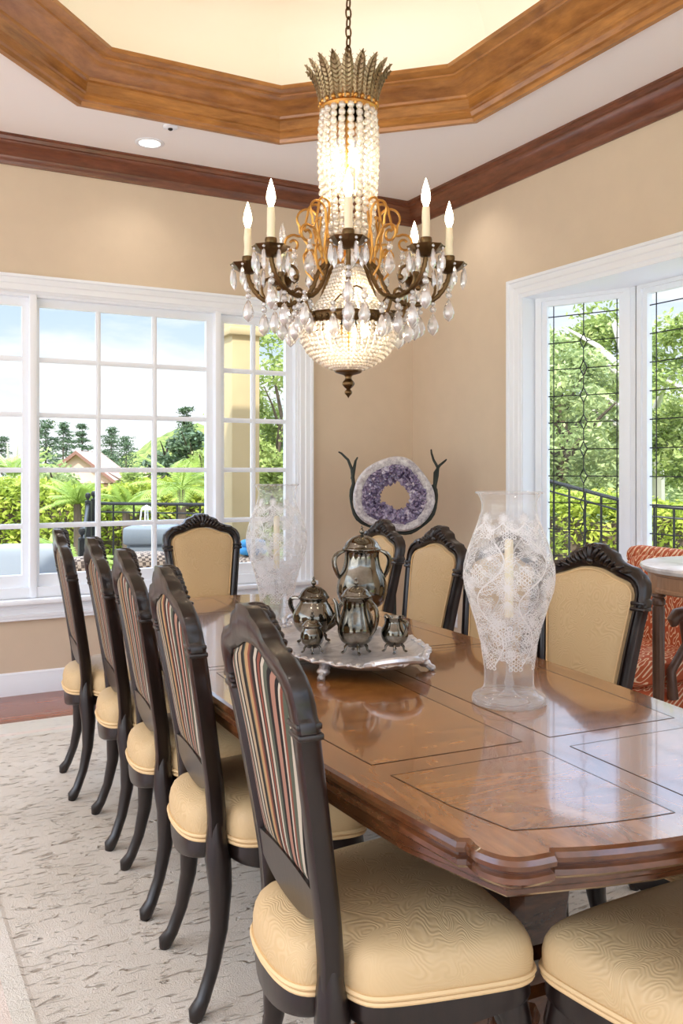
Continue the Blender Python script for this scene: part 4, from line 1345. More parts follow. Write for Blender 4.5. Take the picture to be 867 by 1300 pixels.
# central stem, cups and band
b = MB()
b.lathe([(.010,1.66),(.010,2.61)], 12)
b.lathe(smooth_prof([(.02,2.125),(.055,2.135),(.082,2.128),(.085,2.118),(.06,2.105),(.04,2.085),(.055,2.065),(.058,2.05),(.045,2.035),(.02,2.03)], 3), 32)
b.build('stem', M['gilt'], ch)
b = MB(); b.lathe([(.160,1.858),(.170,1.860),(.173,1.854),(.170,1.850),(.170,1.830),(.173,1.826),(.170,1.820),(.160,1.822),(.160,1.858)], 64)
for k in range(40):
    a = 2*PI*k/40; b.ball((.1705*cos(a), .1705*sin(a), 1.840), .0075, 8, 5, sc=(1,1,1))
b.build('basket_band', M['bronze'], ch)
b = MB(); b.lathe(smooth_prof([(.0001,1.672),(.036,1.672),(.044,1.668),(.046,1.662),(.03,1.656),(.014,1.65),(.012,1.638),(.02,1.628),(.021,1.618),(.012,1.607),(.007,1.602),(.013,1.594),(.012,1.586),(.005,1.578),(.0001,1.570)], 3), 24, wave=lambda a, z: .06*cos(10*a))
b.build('finial', M['bronze'], ch)
# arm with scrolls (drawn along local +x)
AR = .358; BZ = 2.082
def curl(cx, cz, r0, r1, a0, a1, n=18):
    return [(cx+(r0+(r1-r0)*i/n)*cos(rad(a0+(a1-a0)*i/n)), 0, cz+(r0+(r1-r0)*i/n)*sin(rad(a0+(a1-a0)*i/n))) for i in range(n+1)]
arm_path = [(.050,0,2.070),(.085,0,2.045),(.110,0,2.01),(.128,0,1.96),(.165,0,1.918),(.215,0,1.900),(.265,0,1.905),(.310,0,1.925),(.340,0,1.960),(.354,0,1.995),(AR,0,2.022)]
def smooth3(p, sub=4):
    out = []
    for i in range(len(p)-1):
        p0 = Vector(p[max(0, i-1)]); p1 = Vector(p[i]); p2 = Vector(p[i+1]); p3 = Vector(p[min(len(p)-1, i+2)])
        for k in range(sub):
            t = k/sub
            out.append(.5*((2*p1)+(p2-p0)*t+(2*p0-5*p1+4*p2-p3)*t*t+(3*p1-p0-3*p2+p3)*t**3))
    out.append(Vector(p[-1])); return out
sm = smooth3(arm_path)
armb = MB(); armb.tube(sm, [.0075+.0016*(i % 2) for i in range(len(sm))], 8)
for da, r, z, r2, z2 in ((.20, .262, 1.905, .265, 1.905), (-.24, .215, 1.872, .205, 1.902)):
    armb.tube([(r2, 0, z2), ((r*cos(da)+r2)/2, r*sin(da)/2, (z+z2)/2+.012), (r*cos(da), r*sin(da), z)], .0028, 5)
# acanthus leaf on the arm
for i in range(6, len(sm)-6, 3):
    p = sm[i]; armb.ball((p.x, 0, p.z+.004), .011, 8, 5, sc=(1,.7,.9))
# small inner scroll ending inside the C
armb.tube(curl(.262,1.965,.062,.016,-115,200), [.0055]*19, 6)
armb.ball((.262-.014,0,1.962), .011, 8, 5)
gil = MB()
gil.tube([(.100,0,2.02),(.118,0,2.07),(.112,0,2.13),(.098,0,2.19),(.092,0,2.235)] + curl(.118,2.232,.026,.026,180,-10,10) + [(.150,0,2.20),(.158,0,2.165)] , .0048, 6)
gil.tube([(.098,0,2.12),(.110,0,2.18)] + curl(.148,2.205,.038,.034,170,-40,12) + [(.172,0,2.155)], .0045, 6)
gil.tube([(.128,0,2.05),(.140,0,2.11),(.165,0,2.145)] + curl(.198,2.118,.034,.010,125,-330,20), .0050, 6)
gil.tube([(.120,0,1.985),(.150,0,2.02),(.158,0,2.06)] + curl(.140,2.075,.020,.008,-20,260,12), .0042, 6)
# bobeche and socket
bob = MB(); bob.lathe([(.006,2.052),(.022,2.056),(.040,2.068),(.056,2.082),(.060,2.088),(.056,2.089),(.040,2.078),(.018,2.070),(.006,2.070)], 24, c=(AR,0,0), wave=lambda a, z: .07*cos(8*a) if z > 2.066 else 0)
cup = MB(); cup.lathe([(.006,2.068),(.016,2.072),(.020,2.082),(.014,2.088),(.019,2.096),(.0205,2.108),(.019,2.116),(.0001,2.117)], 20, c=(AR,0,0))
slv = MB(); slv.lathe([(.0001,2.112),(.0125,2.112),(.0138,2.13),(.0128,2.15),(.0137,2.18),(.0125,2.205),(.012,2.216),(.0001,2.219)], 16, c=(AR,0,0), wave=lambda a, z: .05*sin(3*a+z*90))
blb = MB(); blb.lathe(smooth_prof([(.007,2.215),(.0085,2.222),(.0140,2.238),(.0150,2.252),(.0120,2.272),(.0070,2.290),(.0030,2.304),(.0001,2.312)], 3), 16, c=(AR,0,0))
def drop_long(b, x, y, z, L=.078, r=.0100):
    b.ball((x, y, z), .0055, 8, 5)
    b.lathe([(.0001, -.008), (r*.55, -.014), (r, -L*.55), (r*.9, -L*.8), (.0001, -L)], 6, c=(x, y, z), smooth=False)
def drop_pear(b, x, y, z, s=1):
    b.ball((x, y, z), .008*s, 8, 5)
    b.ball((x, y, z-.018*s), .0105*s, 8, 5)
    b.lathe([(.0001, -.030*s), (.006*s, -.036*s), (.013*s, -.052*s), (.0185*s, -.072*s), (.0155*s, -.088*s), (.0001, -.102*s)], 8, c=(x, y, z), smooth=False)
arm_e = None
proto = []
def shift_mesh(nm, mb, mt):
    if nm not in ('arm', 'gilt_scroll'): mb.v = [(x, y, z-.042) for x, y, z in mb.v]
    return mb.mesh(nm, mt)
for nm, mb, mt in (('arm', armb, M['bronze']), ('gilt_scroll', gil, M['gilt']), ('bobeche', bob, M['bronze']), ('candle_cup', cup, M['bronze']), ('candle_sleeve', slv, M['candle']), ('flame_bulb', blb, M['bulb'])):
    proto.append((nm, shift_mesh(nm, mb, mt)))
long_me = MB(); drop_long(long_me, 0, 0, 0); long_me = long_me.mesh('crystal_prism', M['drop'])
pear_me = MB(); drop_pear(pear_me, 0, 0, 0, 1.12); pear_me = pear_me.mesh('crystal_pendant', M['drop'])
def kid(nm, me, loc=(0,0,0), rz=0, parent=ch):
    o = bpy.data.objects.new(nm, me); C.objects.link(o); o.parent = parent; o.location = loc; o.rotation_euler = (0, 0, rz); return o
clear_me = None
for k in range(8):
    a = FA + k*PI/4
    ca, sa = cos(a), sin(a)
    for nm, me in proto:
        if nm == 'flame_bulb' and k == 5:     # left rear bulb is out
            me = blb.mesh('flame_bulb', M['clearbulb'])
            o = kid('flame_bulb', me, (0,0,0), a); o['label'] = 'unlit clear bulb'; continue
        o = kid(nm, me, (0,0,0), a)
    # prisms round the bobeche
    for j in range(7):
        b_ = a + 2*PI*(j+.5)/7
        kid('crystal_prism', long_me, (AR*ca+.056*cos(b_), AR*sa+.056*sin(b_), 2.036), b_)
    # pendants: under the arm tip, mid arm, inside the scroll and at the band
    for r, z in ((.356, 1.955), (.300, 1.905), (.235, 1.888), (.185, 1.890)):
        kid('crystal_pendant', pear_me, (r*ca, r*sa, z), a)
    for da, r, z in ((.20, .262, 1.905), (-.24, .215, 1.872)):
        kid('crystal_pendant', pear_me, (r*cos(a+da), r*sin(a+da), z), a)
    kid('crystal_pendant', pear_me, (.192*cos(a+.03), .192*sin(a+.03), 2.095), a)
# short brackets tying arms to the band
for k in range(8):
    a = FA + k*PI/4; b = MB()
    b.tube([(.168,0,1.842),(.190,0,1.860),(.200,0,1.880),(.205,0,1.902)], [.006,.007,.006,.005], 6)
    if k == 0: br0 = b.build('band_bracket', M['bronze'], ch); br0.rotation_euler = (0, 0, a)
    else:
        o = br0.copy(); C.objects.link(o); o.rotation_euler = (0, 0, a)
# bulbs inside the column and the basket
inb = MB(); inb.lathe(smooth_prof([(.007,0),(.0085,.007),(.014,.023),(.015,.037),(.012,.057),(.007,.075),(.003,.089),(.0001,.097)], 3), 14)
in_me = inb.mesh('inner_bulb', M['bulb'])
sk = MB(); sk.lathe([(.0001,-.075),(.011,-.075),(.011,0),(.0001,.002)], 12); sk_me = sk.mesh('inner_socket', M['candle'])
for k in range(3):
    a = FA + .35 + k*2*PI/3
    kid('inner_bulb', in_me, (.042*cos(a), .042*sin(a), 2.375)); kid('inner_socket', sk_me, (.042*cos(a), .042*sin(a), 2.375))
    a += .5
    kid('inner_bulb', in_me, (.075*cos(a), .075*sin(a), 1.775)); kid('inner_socket', sk_me, (.075*cos(a), .075*sin(a), 1.775))
# ================================================================== OUTSIDE
CAMZ = 1.32; YAW = rad(28.6); FPX = 1126.0; HOR = 595.0
def at(px, d):
    t = (px-433.5)/FPX*d
    return (sin(YAW)*d+cos(YAW)*t, cos(YAW)*d-sin(YAW)*t)
def zat(py, d): return CAMZ-(py-HOR)*d/FPX
GZ0 = -.35
def fol(name, stops, tr=.35):
    t = NT(name); v = t.coord(); n = t.noise(v, 3.0, 4, .7)
    c = t.ramp(n, stops)
    d = t.pbsdf(c, .5, spec=.3)
    tl = t.n('BsdfTranslucent'); t.l(c, tl.inputs['Color'])
    m = t.n('MixShader'); m.inputs['Fac'].default_value = tr
    t.l(d.outputs[0], m.inputs[1]); t.l(tl.outputs[0], m.inputs[2])
    return t.fin(m)
M['leaf_mid'] = fol('mid_green_leaves', [(.3, col(92,108,54)), (.5, col(146,162,84)), (.7, col(202,206,138))])
M['leaf_dark'] = fol('dark_green_needles', [(.3, col(58,76,54)), (.6, col(96,116,82))], .15)
M['leaf_bright'] = fol('yellow_green_leaves', [(.3, col(112,134,48)), (.5, col(158,172,64)), (.7, col(200,204,96))])
M['leaf_grey'] = fol('grey_green_leaves', [(.3, col(112,130,84)), (.5, col(158,172,112)), (.7, col(206,212,150))])
M['palm'] = fol('palm_fronds', [(.3, col(112,140,58)), (.6, col(166,186,92))])
M['bark'] = plain('brown_bark', col(92,78,64), .9, bump=.6, bscale=20, var=.2)
M['bark_white'] = plain('pale_smooth_bark', col(206,198,184), .8, bump=.3, bscale=12, var=.15)
M['grass'] = plain('garden_ground', col(104,118,66), .95, bump=.4, bscale=9, var=.3)
M['deck'] = plain('patio_paving', col(196,188,178), .8, bump=.1, bscale=10, var=.08)
b = MB(); b.box(-90, 160, -60, 5.60, GZ0-.1, GZ0); b.box(-90,160,5.60,230,GZ0-.1,GZ0)
struct(b.build('ground', M['grass']), 'green garden ground beyond the house', 'ground')
b = MB(); b.box(-16, 3.4, -16, -3.02, GZ0, -.13); b.box(-16, -3.02, -3.02, 5.6, GZ0, -.13); b.box(-6, 4.6, 5.62, 11.6, GZ0, -.10); b.box(4.6, 8.5, -2, 11.6, GZ0, -.16)  # slabs behind and left of the room added to bounce sunlight indoors
struct(b.build('patio', M['deck']), 'pale patio paving outside the windows', 'patio')

def leaves(mb, c, r, n, size, rg, shell=.55, mat=0, flat=1.0):
    c = Vector(c)
    for _ in range(n):
        while True:
            d = Vector((rg.uniform(-1,1), rg.uniform(-1,1), rg.uniform(-1,1)))
            if .05 < d.length <= 1: break
        d = d.normalized()*(shell+(1-shell)*rg.random()**.6)
        p = c+Vector((d.x*r[0], d.y*r[1], d.z*r[2]))
        u = Vector((rg.gauss(0,1), rg.gauss(0,1), rg.gauss(0,.6))).normalized()
        w = u.cross(Vector((rg.gauss(0,1), rg.gauss(0,1), rg.gauss(0,1)))).normalized()
        s = size*rg.uniform(.6, 1.4)
        mb.add([p-u*s, p+w*s*.42+u*s*.1, p+u*s, p-w*s*.42+u*s*.1], [(0,1,2,3)], mat, False)
def tree(name, base, h, label, crown, lm, bark, trunk_r=.12, leaf=.09, clumps=26, per=110, seed=1, group=None, trunk_path=None, cz=.35, branches=5):
    rg = random.Random(seed)
    t = empty(name, (base[0], base[1], base[2]), 0, label, 'tree', group)
    b = MB(); path = trunk_path or [(0,0,0), (.05*h*rg.uniform(-1,1),.05*h*rg.uniform(-1,1),h*.35), (.05*h*rg.uniform(-1,1),.05*h*rg.uniform(-1,1),h*.6), (0,0,h*.78)]
    b.tube(path, [trunk_r*(1-.75*i/(len(path)-1)) for i in range(len(path))], 9)
    for k in range(branches):
        f = rg.uniform(.3, .75); i = min(int(f*(len(path)-1)), len(path)-2)
        p = Vector(path[i]).lerp(Vector(path[i+1]), f*(len(path)-1)-i)
        a = rg.uniform(0, 2*PI); L = crown[0]*rg.uniform(.6, 1)
        q = p+Vector((cos(a)*L*.5, sin(a)*L*.5, L*.45)); e = p+Vector((cos(a)*L, sin(a)*L, L*.75))
        b.tube([p, q, e], [trunk_r*.4, trunk_r*.25, trunk_r*.1], 7)
    b.build('trunk', bark, t)
    b = MB()
    for k in range(clumps):
        while True:
            d = Vector((rg.uniform(-1,1), rg.uniform(-1,1), rg.uniform(-1,1)))
            if d.length <= 1: break
        zc = h*cz + (h*(1-cz))*(.5+.5*d.z)*.95
        tap = 1-.35*max(0, d.z)
        c = (d.x*crown[0]*tap*.85, d.y*crown[1]*tap*.85, zc)
        rr = crown[0]*rg.uniform(.22, .38)
        leaves(b, c, (rr, rr, rr*.75), per, leaf, rg, .3)
    b.build('crown', lm, t)
    return t
def conifer(base, h, r, label, seed, group, layers=9, gap=.5):
    rg = random.Random(seed)
    t = empty('pine_tree', base, 0, label, 'tree', group)
    b = MB(); b.tube([(0,0,0), (0,0,h*.5), (.02,0,h)], [h*.018, h*.012, h*.003], 7); b.build('trunk', M['bark'], t)
    b = MB()
    for k in range(layers):
        f = k/(layers-1); z = h*(.22+.76*f); rr = r*(1-.8*f)*rg.uniform(.5, 1.25)
        for j in range(6):
            a = rg.uniform(0, 2*PI)
            for q in (.35, .7, 1.0):
                leaves(b, (rr*q*cos(a), rr*q*sin(a), z-rr*.15*q+rg.uniform(-.12,.12)*r), (r*.22, r*.22, h*.022), 22, h*.017, rg, .1)
    b.build('crown', M['leaf_dark'], t)
    return t
# --- hill far behind
def hill():
    b = MB(); nx, ny = 44, 16; rs = []
    for j in range(ny+1):
        v = -1+2*j/ny; ring = []
        for i in range(nx+1):
            u = -1+2*i/nx
            d = 150+70*(v+1)/2; px = 60+420*(u+1)/2
            x, y = at(px, d)
            q = min(1, max(0, (px-82)/175)); prof = q*q*(3-2*q)*(1 if px < 330 else max(0, 1-(px-330)/150))
            h = 11.4*prof*(1-v*v)**1.0 + .35*sin(px*.21+v*7)+.25*sin(px*.5)
            ring.append((x, y, GZ0-.5+max(0, h)))
        rs.append(ring)
    b.rings(rs, close_u=False)
    t = NT('hill_scrub'); n = t.noise(t.coord(), .6, 6, .7)
    m = t.fin(t.pbsdf(t.ramp(n, [(.35, col(62,80,40)), (.5, col(104,118,56)), (.65, col(136,136,80))]), .95, spec=.1))
    struct(b.build('hill', m), 'sunlit green hill on the horizon', 'hill')
hill()
# --- pink roofed house
def house():
    d = 34
    M['stucco'] = plain('pink_stucco', col(214,178,158), .9, var=.04)
    t = NT('pink_roof_tiles'); v = t.coord((1,1,1)); w = t.n('TexBrick'); t.l(t.coord((1,1,1), rot=(0,0,0)), w.inputs['Vector'])
    w.inputs['Scale'].default_value = 2.2; w.inputs['Color1'].default_value = col(168,126,110); w.inputs['Color2'].default_value = col(186,146,130); w.inputs['Mortar'].default_value = col(130,92,78)
    M['rooft'] = t.fin(t.pbsdf(w.outputs['Color'], .8))
    M['chim'] = plain('terracotta_brick', col(186,118,92), .9, var=.1)
    x, y = at(118, d)
    root = empty('neighbouring_house', (x, y, GZ0), -YAW*.9, 'pink house with a gabled tile roof beyond the hedge', 'house')
    b = MB(); b.box(-1.9, 4.6, 0, 5, 0, zat(598, d)-GZ0-.5); b.build('wall', M['stucco'], root)
    pk = zat(577, d)-GZ0; ev = zat(600, d)-GZ0-.4
    b = MB()
    # front gable
    g = [(-1.9, ev), (-.55, pk), (.8, ev)]
    b.add([(x_, -.2, z) for x_, z in g]+[(x_, 4, z) for x_, z in g], [(0,1,2),(3,5,4)], 0, False)
    b.build('gable', M['stucco'], root)
    b = MB()
    for (xa, za, xc, zc) in ((-2.2, ev-.18, -.55, pk), (-.55, pk, 1.1, ev-.18)):
        b.add([(xa,-.45,za),(xc,-.45,zc),(xc,4,zc),(xa,4,za),(xa,-.45,za+.14),(xc,-.45,zc+.14),(xc,4,zc+.14),(xa,4,za+.14)], [(0,1,2,3),(4,7,6,5),(0,4,5,1),(3,2,6,7),(0,3,7,4),(1,5,6,2)], 0, False)
    # long roof behind to the right, sloping to us
    zl = zat(636, d)-GZ0; zh = zat(600, d)-GZ0
    b.add([(-1.6,-.5,zl),(5.2,-.5,zl),(4.6,3,zh),(-1.0,3,zh),(-1.6,-.5,zl-.12),(5.2,-.5,zl-.12)], [(0,1,2,3),(0,4,5,1)], 0, False)
    b.build('roof', M['rooft'], root)
    b = MB(); b.box(1.15, 2.0, -.2, .5, 0, zat(612, d)-GZ0); b.box(1.08, 2.07, -.27, .57, zat(614, d)-GZ0-.12, zat(614, d)-GZ0); b.build('chimney', M['chim'], root)
house()
# --- conifers
gpt = 'dark pines on the skyline'
for i, (px, d, top, r, lab) in enumerate([
    (58, 44, 536, 1.5, 'dark pine cut by the left mullion of the centre window'),
    (80, 52, 538, 1.3, 'dark pine left of the pink gable, seen in the first pane column'),
    (104, 54, 539, 1.1, 'slim dark pine right above the pink gable'),
    (141, 50, 545, 1.4, 'dark pine right of the first muntin, against the hill'),
    (160, 45, 556, 1.4, 'shorter dark pine in the middle pane column'),
    (2, 51, 556, 1.2, 'dark pine at the left photo edge'),
    (236, 46, 520, 1.5, 'tall dark pine in the third pane column')]):
    x, y = at(px, d); conifer((x, y, GZ0), zat(top, d)-GZ0, r, lab, 20+i, gpt)
# dense broadleaf mass in the third column
for i, (px, d, top, w, lm, lab) in enumerate([
    (214, 28, 535, 1.05, 'leaf_dark', 'dark rounded tree at the left of the third pane column'),
    (248, 26, 530, 1.2, 'leaf_dark', 'dark rounded tree beside the cream column, third pane column'),
    (262, 17, 566, 1.0, 'leaf_mid', 'bright green bushy tree low in the third pane column'),
    (176, 24, 592, 1.1, 'leaf_mid', 'green bush below the hill in the middle pane column'),
    (66, 22, 590, 1.0, 'leaf_grey', 'olive green shrub left of the pink house')]):
    x, y = at(px, d); h = zat(top, d)-GZ0
    tree('broadleaf_tree', (x, y, GZ0), h, lab, (w, w), M[lm], M['bark'], .1, .075*d/20, 22, 90, 40+i, 'garden trees behind the hedge', cz=.15)
x, y = at(346, 12.5)
tree('broadleaf_tree', (x, y, GZ0), zat(392, 12.5)-GZ0, 'leafy light green tree to the right of the cream column', (1.05, 1.0), M['leaf_mid'], M['bark'], .06, .045, 70, 210, 61, 'garden trees behind the hedge', cz=.10)
# bare branched tree at far left
x, y = at(14, 20); t = empty('bare_tree', (x, y, GZ0), 0, 'pale bare branched tree at the far left pane', 'tree')
b = MB(); rg = random.Random(9)
b.tube([(0,0,0),(.05,0,1.2),(-.1,0,1.8)], [.1,.08,.06], 7)
for k in range(9):
    a = rg.uniform(0, 6.28); z = rg.uniform(.9, 1.7); b.tube([(0,0,z),(cos(a)*.3,sin(a)*.3,z+.4),(cos(a)*.5,sin(a)*.5,z+rg.uniform(.7,1.1))], [.05,.035,.015], 6)
b.build('trunk', M['bark_white'], t)
b = MB()
for k in range(8): leaves(b, (rg.uniform(-.7,.7), rg.uniform(-.5,.5), rg.uniform(1.2,2.2)), (.3,.3,.2), 40, .06, rg, .2)
b.build('crown', M['leaf_grey'], t)
# --- hedges
def hedge(p0, p1, w, z0, z1, label, lm, n, size, seed):
    rg = random.Random(seed); p0 = Vector(p0); p1 = Vector(p1); L = (p1-p0).length; tdir = (p1-p0)/L; nn = Vector((-tdir.y, tdir.x))
    t = empty('hedge', (p0.x, p0.y, z0), 0, label, 'hedge')
    core = MB()
    def loc(u, v): q = tdir*u+nn*v; return (q.x, q.y)
    rs = []
    for i in range(int(L/.5)+2):
        u = min(L, i*.5); zt = (z1-z0)*rg.uniform(.80, .9)
        a = loc(u, -w*.38); c = loc(u, w*.38)
        rs.append([(a[0], a[1], 0), (a[0], a[1], zt), (c[0], c[1], zt), (c[0], c[1], 0)])
    core.rings(rs, cap0=True, cap1=True); core.build('branches', M['bark'], t)
    b = MB()
    for k in range(n):
        u = rg.uniform(0, L); v = w/2*(1 if rg.random() < .5 else -1)*rg.uniform(.75, 1.1); z = rg.uniform(0, z1-z0)
        if rg.random() < .35: v = rg.uniform(-.5, .5)*w; z = (z1-z0)*rg.uniform(.88, 1.05)+.08*sin(u*2.1)
        x, y = loc(u, v)
        leaves(b, (x, y, z), (.09,.09,.07), 4, size, rg, .1)
    b.build('foliage', lm, t)
a0 = at(-40, 14.5); a1 = at(278, 13.2)
hedge(a0, a1, 1.0, GZ0, zat(620, 14), 'bright yellow green clipped hedge behind the patio railing', M['leaf_bright'], 5200, .05, 70)
b0 = at(660, 11.0); b1 = at(1250, 9.2)
hedge(b0, b1, .9, GZ0, zat(640, 10.6), 'yellow green hedge behind the side fence outside the bay', M['leaf_bright'], 6500, .040, 71)
# --- palms
def palm(loc, h, L, n, label, seed):
    rg = random.Random(seed); t = empty('palm_plant', loc, 0, label, 'palm', 'feathery palms beyond the railing')
    b = MB(); b.tube([(0,0,0),(.02,0,h*.5),(0,0,h)], [.09,.07,.05], 8); b.build('trunk', M['bark'], t)
    for k in range(n):
        a = 2*PI*k/n+rg.uniform(-.2,.2); el = rg.uniform(.25, 1.25); b = MB(); pts = []
        for i in range(10):
            f = i/9; r = L*f*cos(el*(1-.35*f)); z = L*f*sin(el)-L*.75*f*f*(.35+.4*cos(el))
            pts.append(Vector((r*cos(a), r*sin(a), h+z)))
        b.tube(pts, [.012*(1-.8*i/9) for i in range(10)], 5)
        sd = Vector((-sin(a), cos(a), 0))
        for i in range(1, 28):
            f = i/27*8.8; j = int(f); p = pts[j].lerp(pts[j+1], f-j); tg = (pts[j+1]-pts[j]).normalized()
            ll = L*.30*sin(PI*min(1, .18+f/11))
            for s in (1, -1):
                e = p+(sd*s*.8+tg*.65+Vector((0,0,-.25))).normalized()*ll; m = (p+e)/2+Vector((0,0,.02)); w = tg*.011
                b.add([p-w*.5, m-w, e, m+w], [(0,1,2,3)], 0, False)
        b.build('frond', M['palm'], t)
for i, (px, d, py, L, n, lab) in enumerate([(230, 11.7, 622, .80, 16, 'feathery palm spreading above the railing in the third pane column'),
        (98, 12.4, 640, .62, 16, 'low feathery palm left of the railing post'),
        (18, 15.6, 606, .8, 14, 'feathery palm in the left casement'),
        (160, 12.2, 646, .6, 14, 'low yellow green palm in the middle pane column'),
        (92, 9.6, 722, .6, 14, 'leafy palm low beside the railing, left of the second chair back')]):
    x, y = at(px, d); palm((x, y, GZ0), max(.15, zat(py, d)-GZ0), L, n, lab, 90+i)
# --- railings
def railing(name, pts, zt, zb, label, spacing=.11, post_finial=True, bar=.008):
    """pts polyline (x,y), zt/zb lists of top and bottom heights"""
    t = empty(name, (pts[0][0], pts[0][1], 0), 0, label, 'railing')
    o = Vector((pts[0][0], pts[0][1], 0))
    P = [Vector((p[0], p[1], 0))-o for p in pts]
    b = MB(); 
    for i in range(len(P)-1):
        for dz, r in ((0, .020), (-.10, .010)):
            b.tube([P[i]+Vector((0,0,zt[i]+dz)), P[i+1]+Vector((0,0,zt[i+1]+dz))], r, 6)
        b.tube([P[i]+Vector((0,0,zb[i]+.10)), P[i+1]+Vector((0,0,zb[i+1]+.10))], .010, 6)
    b.build('rail', M['iron'], t)
    b = MB()
    for i in range(len(P)-1):
        L = (P[i+1]-P[i]).length; m = int(L/spacing)
        for k in range(1, m):
            f = k/m; p = P[i].lerp(P[i+1], f); a = zt[i]+(zt[i+1]-zt[i])*f; c = zb[i]+(zb[i+1]-zb[i])*f
            b.tube([p+Vector((0,0,c+.09)), p+Vector((0,0,a))], bar, 5)
    b.build('balusters', M['iron'], t)
    for i, p in enumerate(P):
        b = MB(); w = .030; b.box(p.x-w, p.x+w, p.y-w, p.y+w, zb[i], zt[i]+.03)
        b.lathe([(.0001,zt[i]+.03),(.035,zt[i]+.03),(.035,zt[i]+.05),(.012,zt[i]+.06),(.012,zt[i]+.075),(.028,zt[i]+.09),(.034,zt[i]+.115),(.024,zt[i]+.14),(.0001,zt[i]+.15)], 12, c=(p.x, p.y, 0))
        b.build('post', M['iron'], t)
pA = at(119, 10.6); pB = at(316, 9.2); pC = at(104, 8.2)
railing('patio_railing', [pA, pB], [zat(639, 10.6), zat(641, 9.2)], [-.10, -.10], 'black iron railing across the patio in front of the hedge', .34, bar=.011)
railing('stair_railing', [pA[0:2] if False else (pA[0]-.08, pA[1]-.05), pC], [zat(641, 10.6), zat(690, 8.2)], [-.10, -.10], 'black iron stair railing running toward the house from the corner post', .16)
f1 = at(684, 9.0); f2 = at(806, 8.3); f3 = at(1180, 7.6)
railing('side_fence', [f1, f2, f3], [zat(607, 9.0), zat(640, 8.3), zat(672, 7.6)], [GZ0]*3, 'black iron fence stepping down outside the bay window', .16, bar=.012)
# --- cream column outside the right casement
x, y = at(305, 7.3)
M['cream_stone'] = plain('cream_stucco', col(176,157,118), .85, bump=.1, bscale=30, var=.05)
t = empty('porch_column', (x, y, -.10), 0, 'square cream stucco porch column outside the right casement', 'column')
w = .122
b = MB(); b.box(-w, w, -w, w, .28, 2.75, bev=.01); b.build('shaft', M['cream_stone'], t)
b = MB(); b.box(-w-.06, w+.06, -w-.06, w+.06, 0, .22, bev=.01); b.box(-w-.03, w+.03, -w-.03, w+.03, .22, .29, bev=.01); b.build('base', M['cream_stone'], t)
b = MB(); b.box(-w-.03, w+.03, -w-.03, w+.03, 2.50, 2.56, bev=.01); b.box(-w-.03, w+.03, -w-.03, w+.03, 2.72, 2.80, bev=.01); b.box(-w-.07, w+.07, -w-.07, w+.07, 2.80, 2.90, bev=.01); b.build('capital', M['cream_stone'], t)
# --- patio furniture
M['gcush'] = plain('grey_outdoor_cushion', col(136,144,152), .85, bump=.1, bscale=200)
def fwick():
    t = NT('brown_wicker'); v = t.coord((1,1,1)); ck = t.n('TexChecker'); ck.inputs['Scale'].default_value = 38; t.l(v, ck.inputs['Vector'])
    n = t.noise(v, 60, 3); m = t.math('ADD', t.math('MULTIPLY', ck.outputs['Fac'], .5), t.math('MULTIPLY', n, .5))
    return t.fin(t.pbsdf(t.ramp(m, [(.25, col(86,68,54)), (.55, col(158,132,108)), (.8, col(196,172,146))]), .7, normal=t.bump(m, .6, .01)))
M['wicker'] = fwick()
def sofa(px, d, w, h, label, rot=0):
    x, y = at(px, d); t = empty('patio_sofa', (x, y, -.10), rot, label, 'outdoor sofa', None)
    b = MB(); pillow(b, -w/2, w/2, -.12, .12, .30, h, pw=6); b.build('back_cushion', M['gcush'], t)
    b = MB(); pillow(b, -w/2, w/2, .05, .75, .30, .45, pw=6); b.build('seat_cushion', M['gcush'], t)
    b = MB(); b.box(-w/2-.05, w/2+.05, -.16, .80, .02, .30, bev=.03); b.build('wicker_base', M['wicker'], t)
    for s in (1,-1):
        for yy in (-.12, .74):
            b = MB(); b.box(s*w/2-.03, s*w/2+.03, yy-.03, yy+.03, 0, .03); b.build('foot', M['iron'], t)
sofa(34, 7.3, .66, .80, 'grey cushioned outdoor sofa outside the left casement', -YAW)
sofa(262, 8.0, .46, .80, 'grey outdoor seat behind the far head chair', -YAW)
# covered grill with a lantern on it
x, y = at(197, 8.6); zt = zat(667, 8.6)+.10
M['cover'] = plain('dark_grey_cover', col(96,104,110), .6, bump=.2, bscale=14)
t = empty('covered_grill', (x, y, -.10), -YAW, 'dark grey covered grill standing before the railing', 'grill')
b = MB(); pillow(b, -.24, .24, -.22, .22, .10, zt-.10, pw=8); b.build('cover', M['cover'], t)
b = MB(); pillow(b, -.27, .27, -.25, .25, zt-.18, zt, pw=8); b.build('lid', M['cover'], t)
for s in (1,-1):
    for s2 in (1,-1):
        b = MB(); b.tube([(s*.18, s2*.16, .12), (s*.18, s2*.16, 0)], .025, 8); b.build('leg', M['iron'], t)
x2, y2 = at(186, 8.6); zz = zt-.10
M['whitem'] = plain('white_metal', col(226,228,230), .4, .2)
t = empty('lantern', (x2, y2, zz), -YAW, 'small white metal lantern on the covered grill', 'lantern')
b = MB(); b.lathe([(.0001,0),(.07,0),(.07,.015),(.0001,.015)], 4, smooth=False); b.lathe([(.0001,.16),(.055,.15),(.04,.18),(.0001,.20)], 4, smooth=False); b.build('frame', M['whitem'], t)
for k in range(4):
    b = MB(); a = k*PI/2; b.tube([(.065*cos(a), .065*sin(a), .01), (.048*cos(a), .048*sin(a), .155)], .007, 5); b.build('bar', M['whitem'], t)
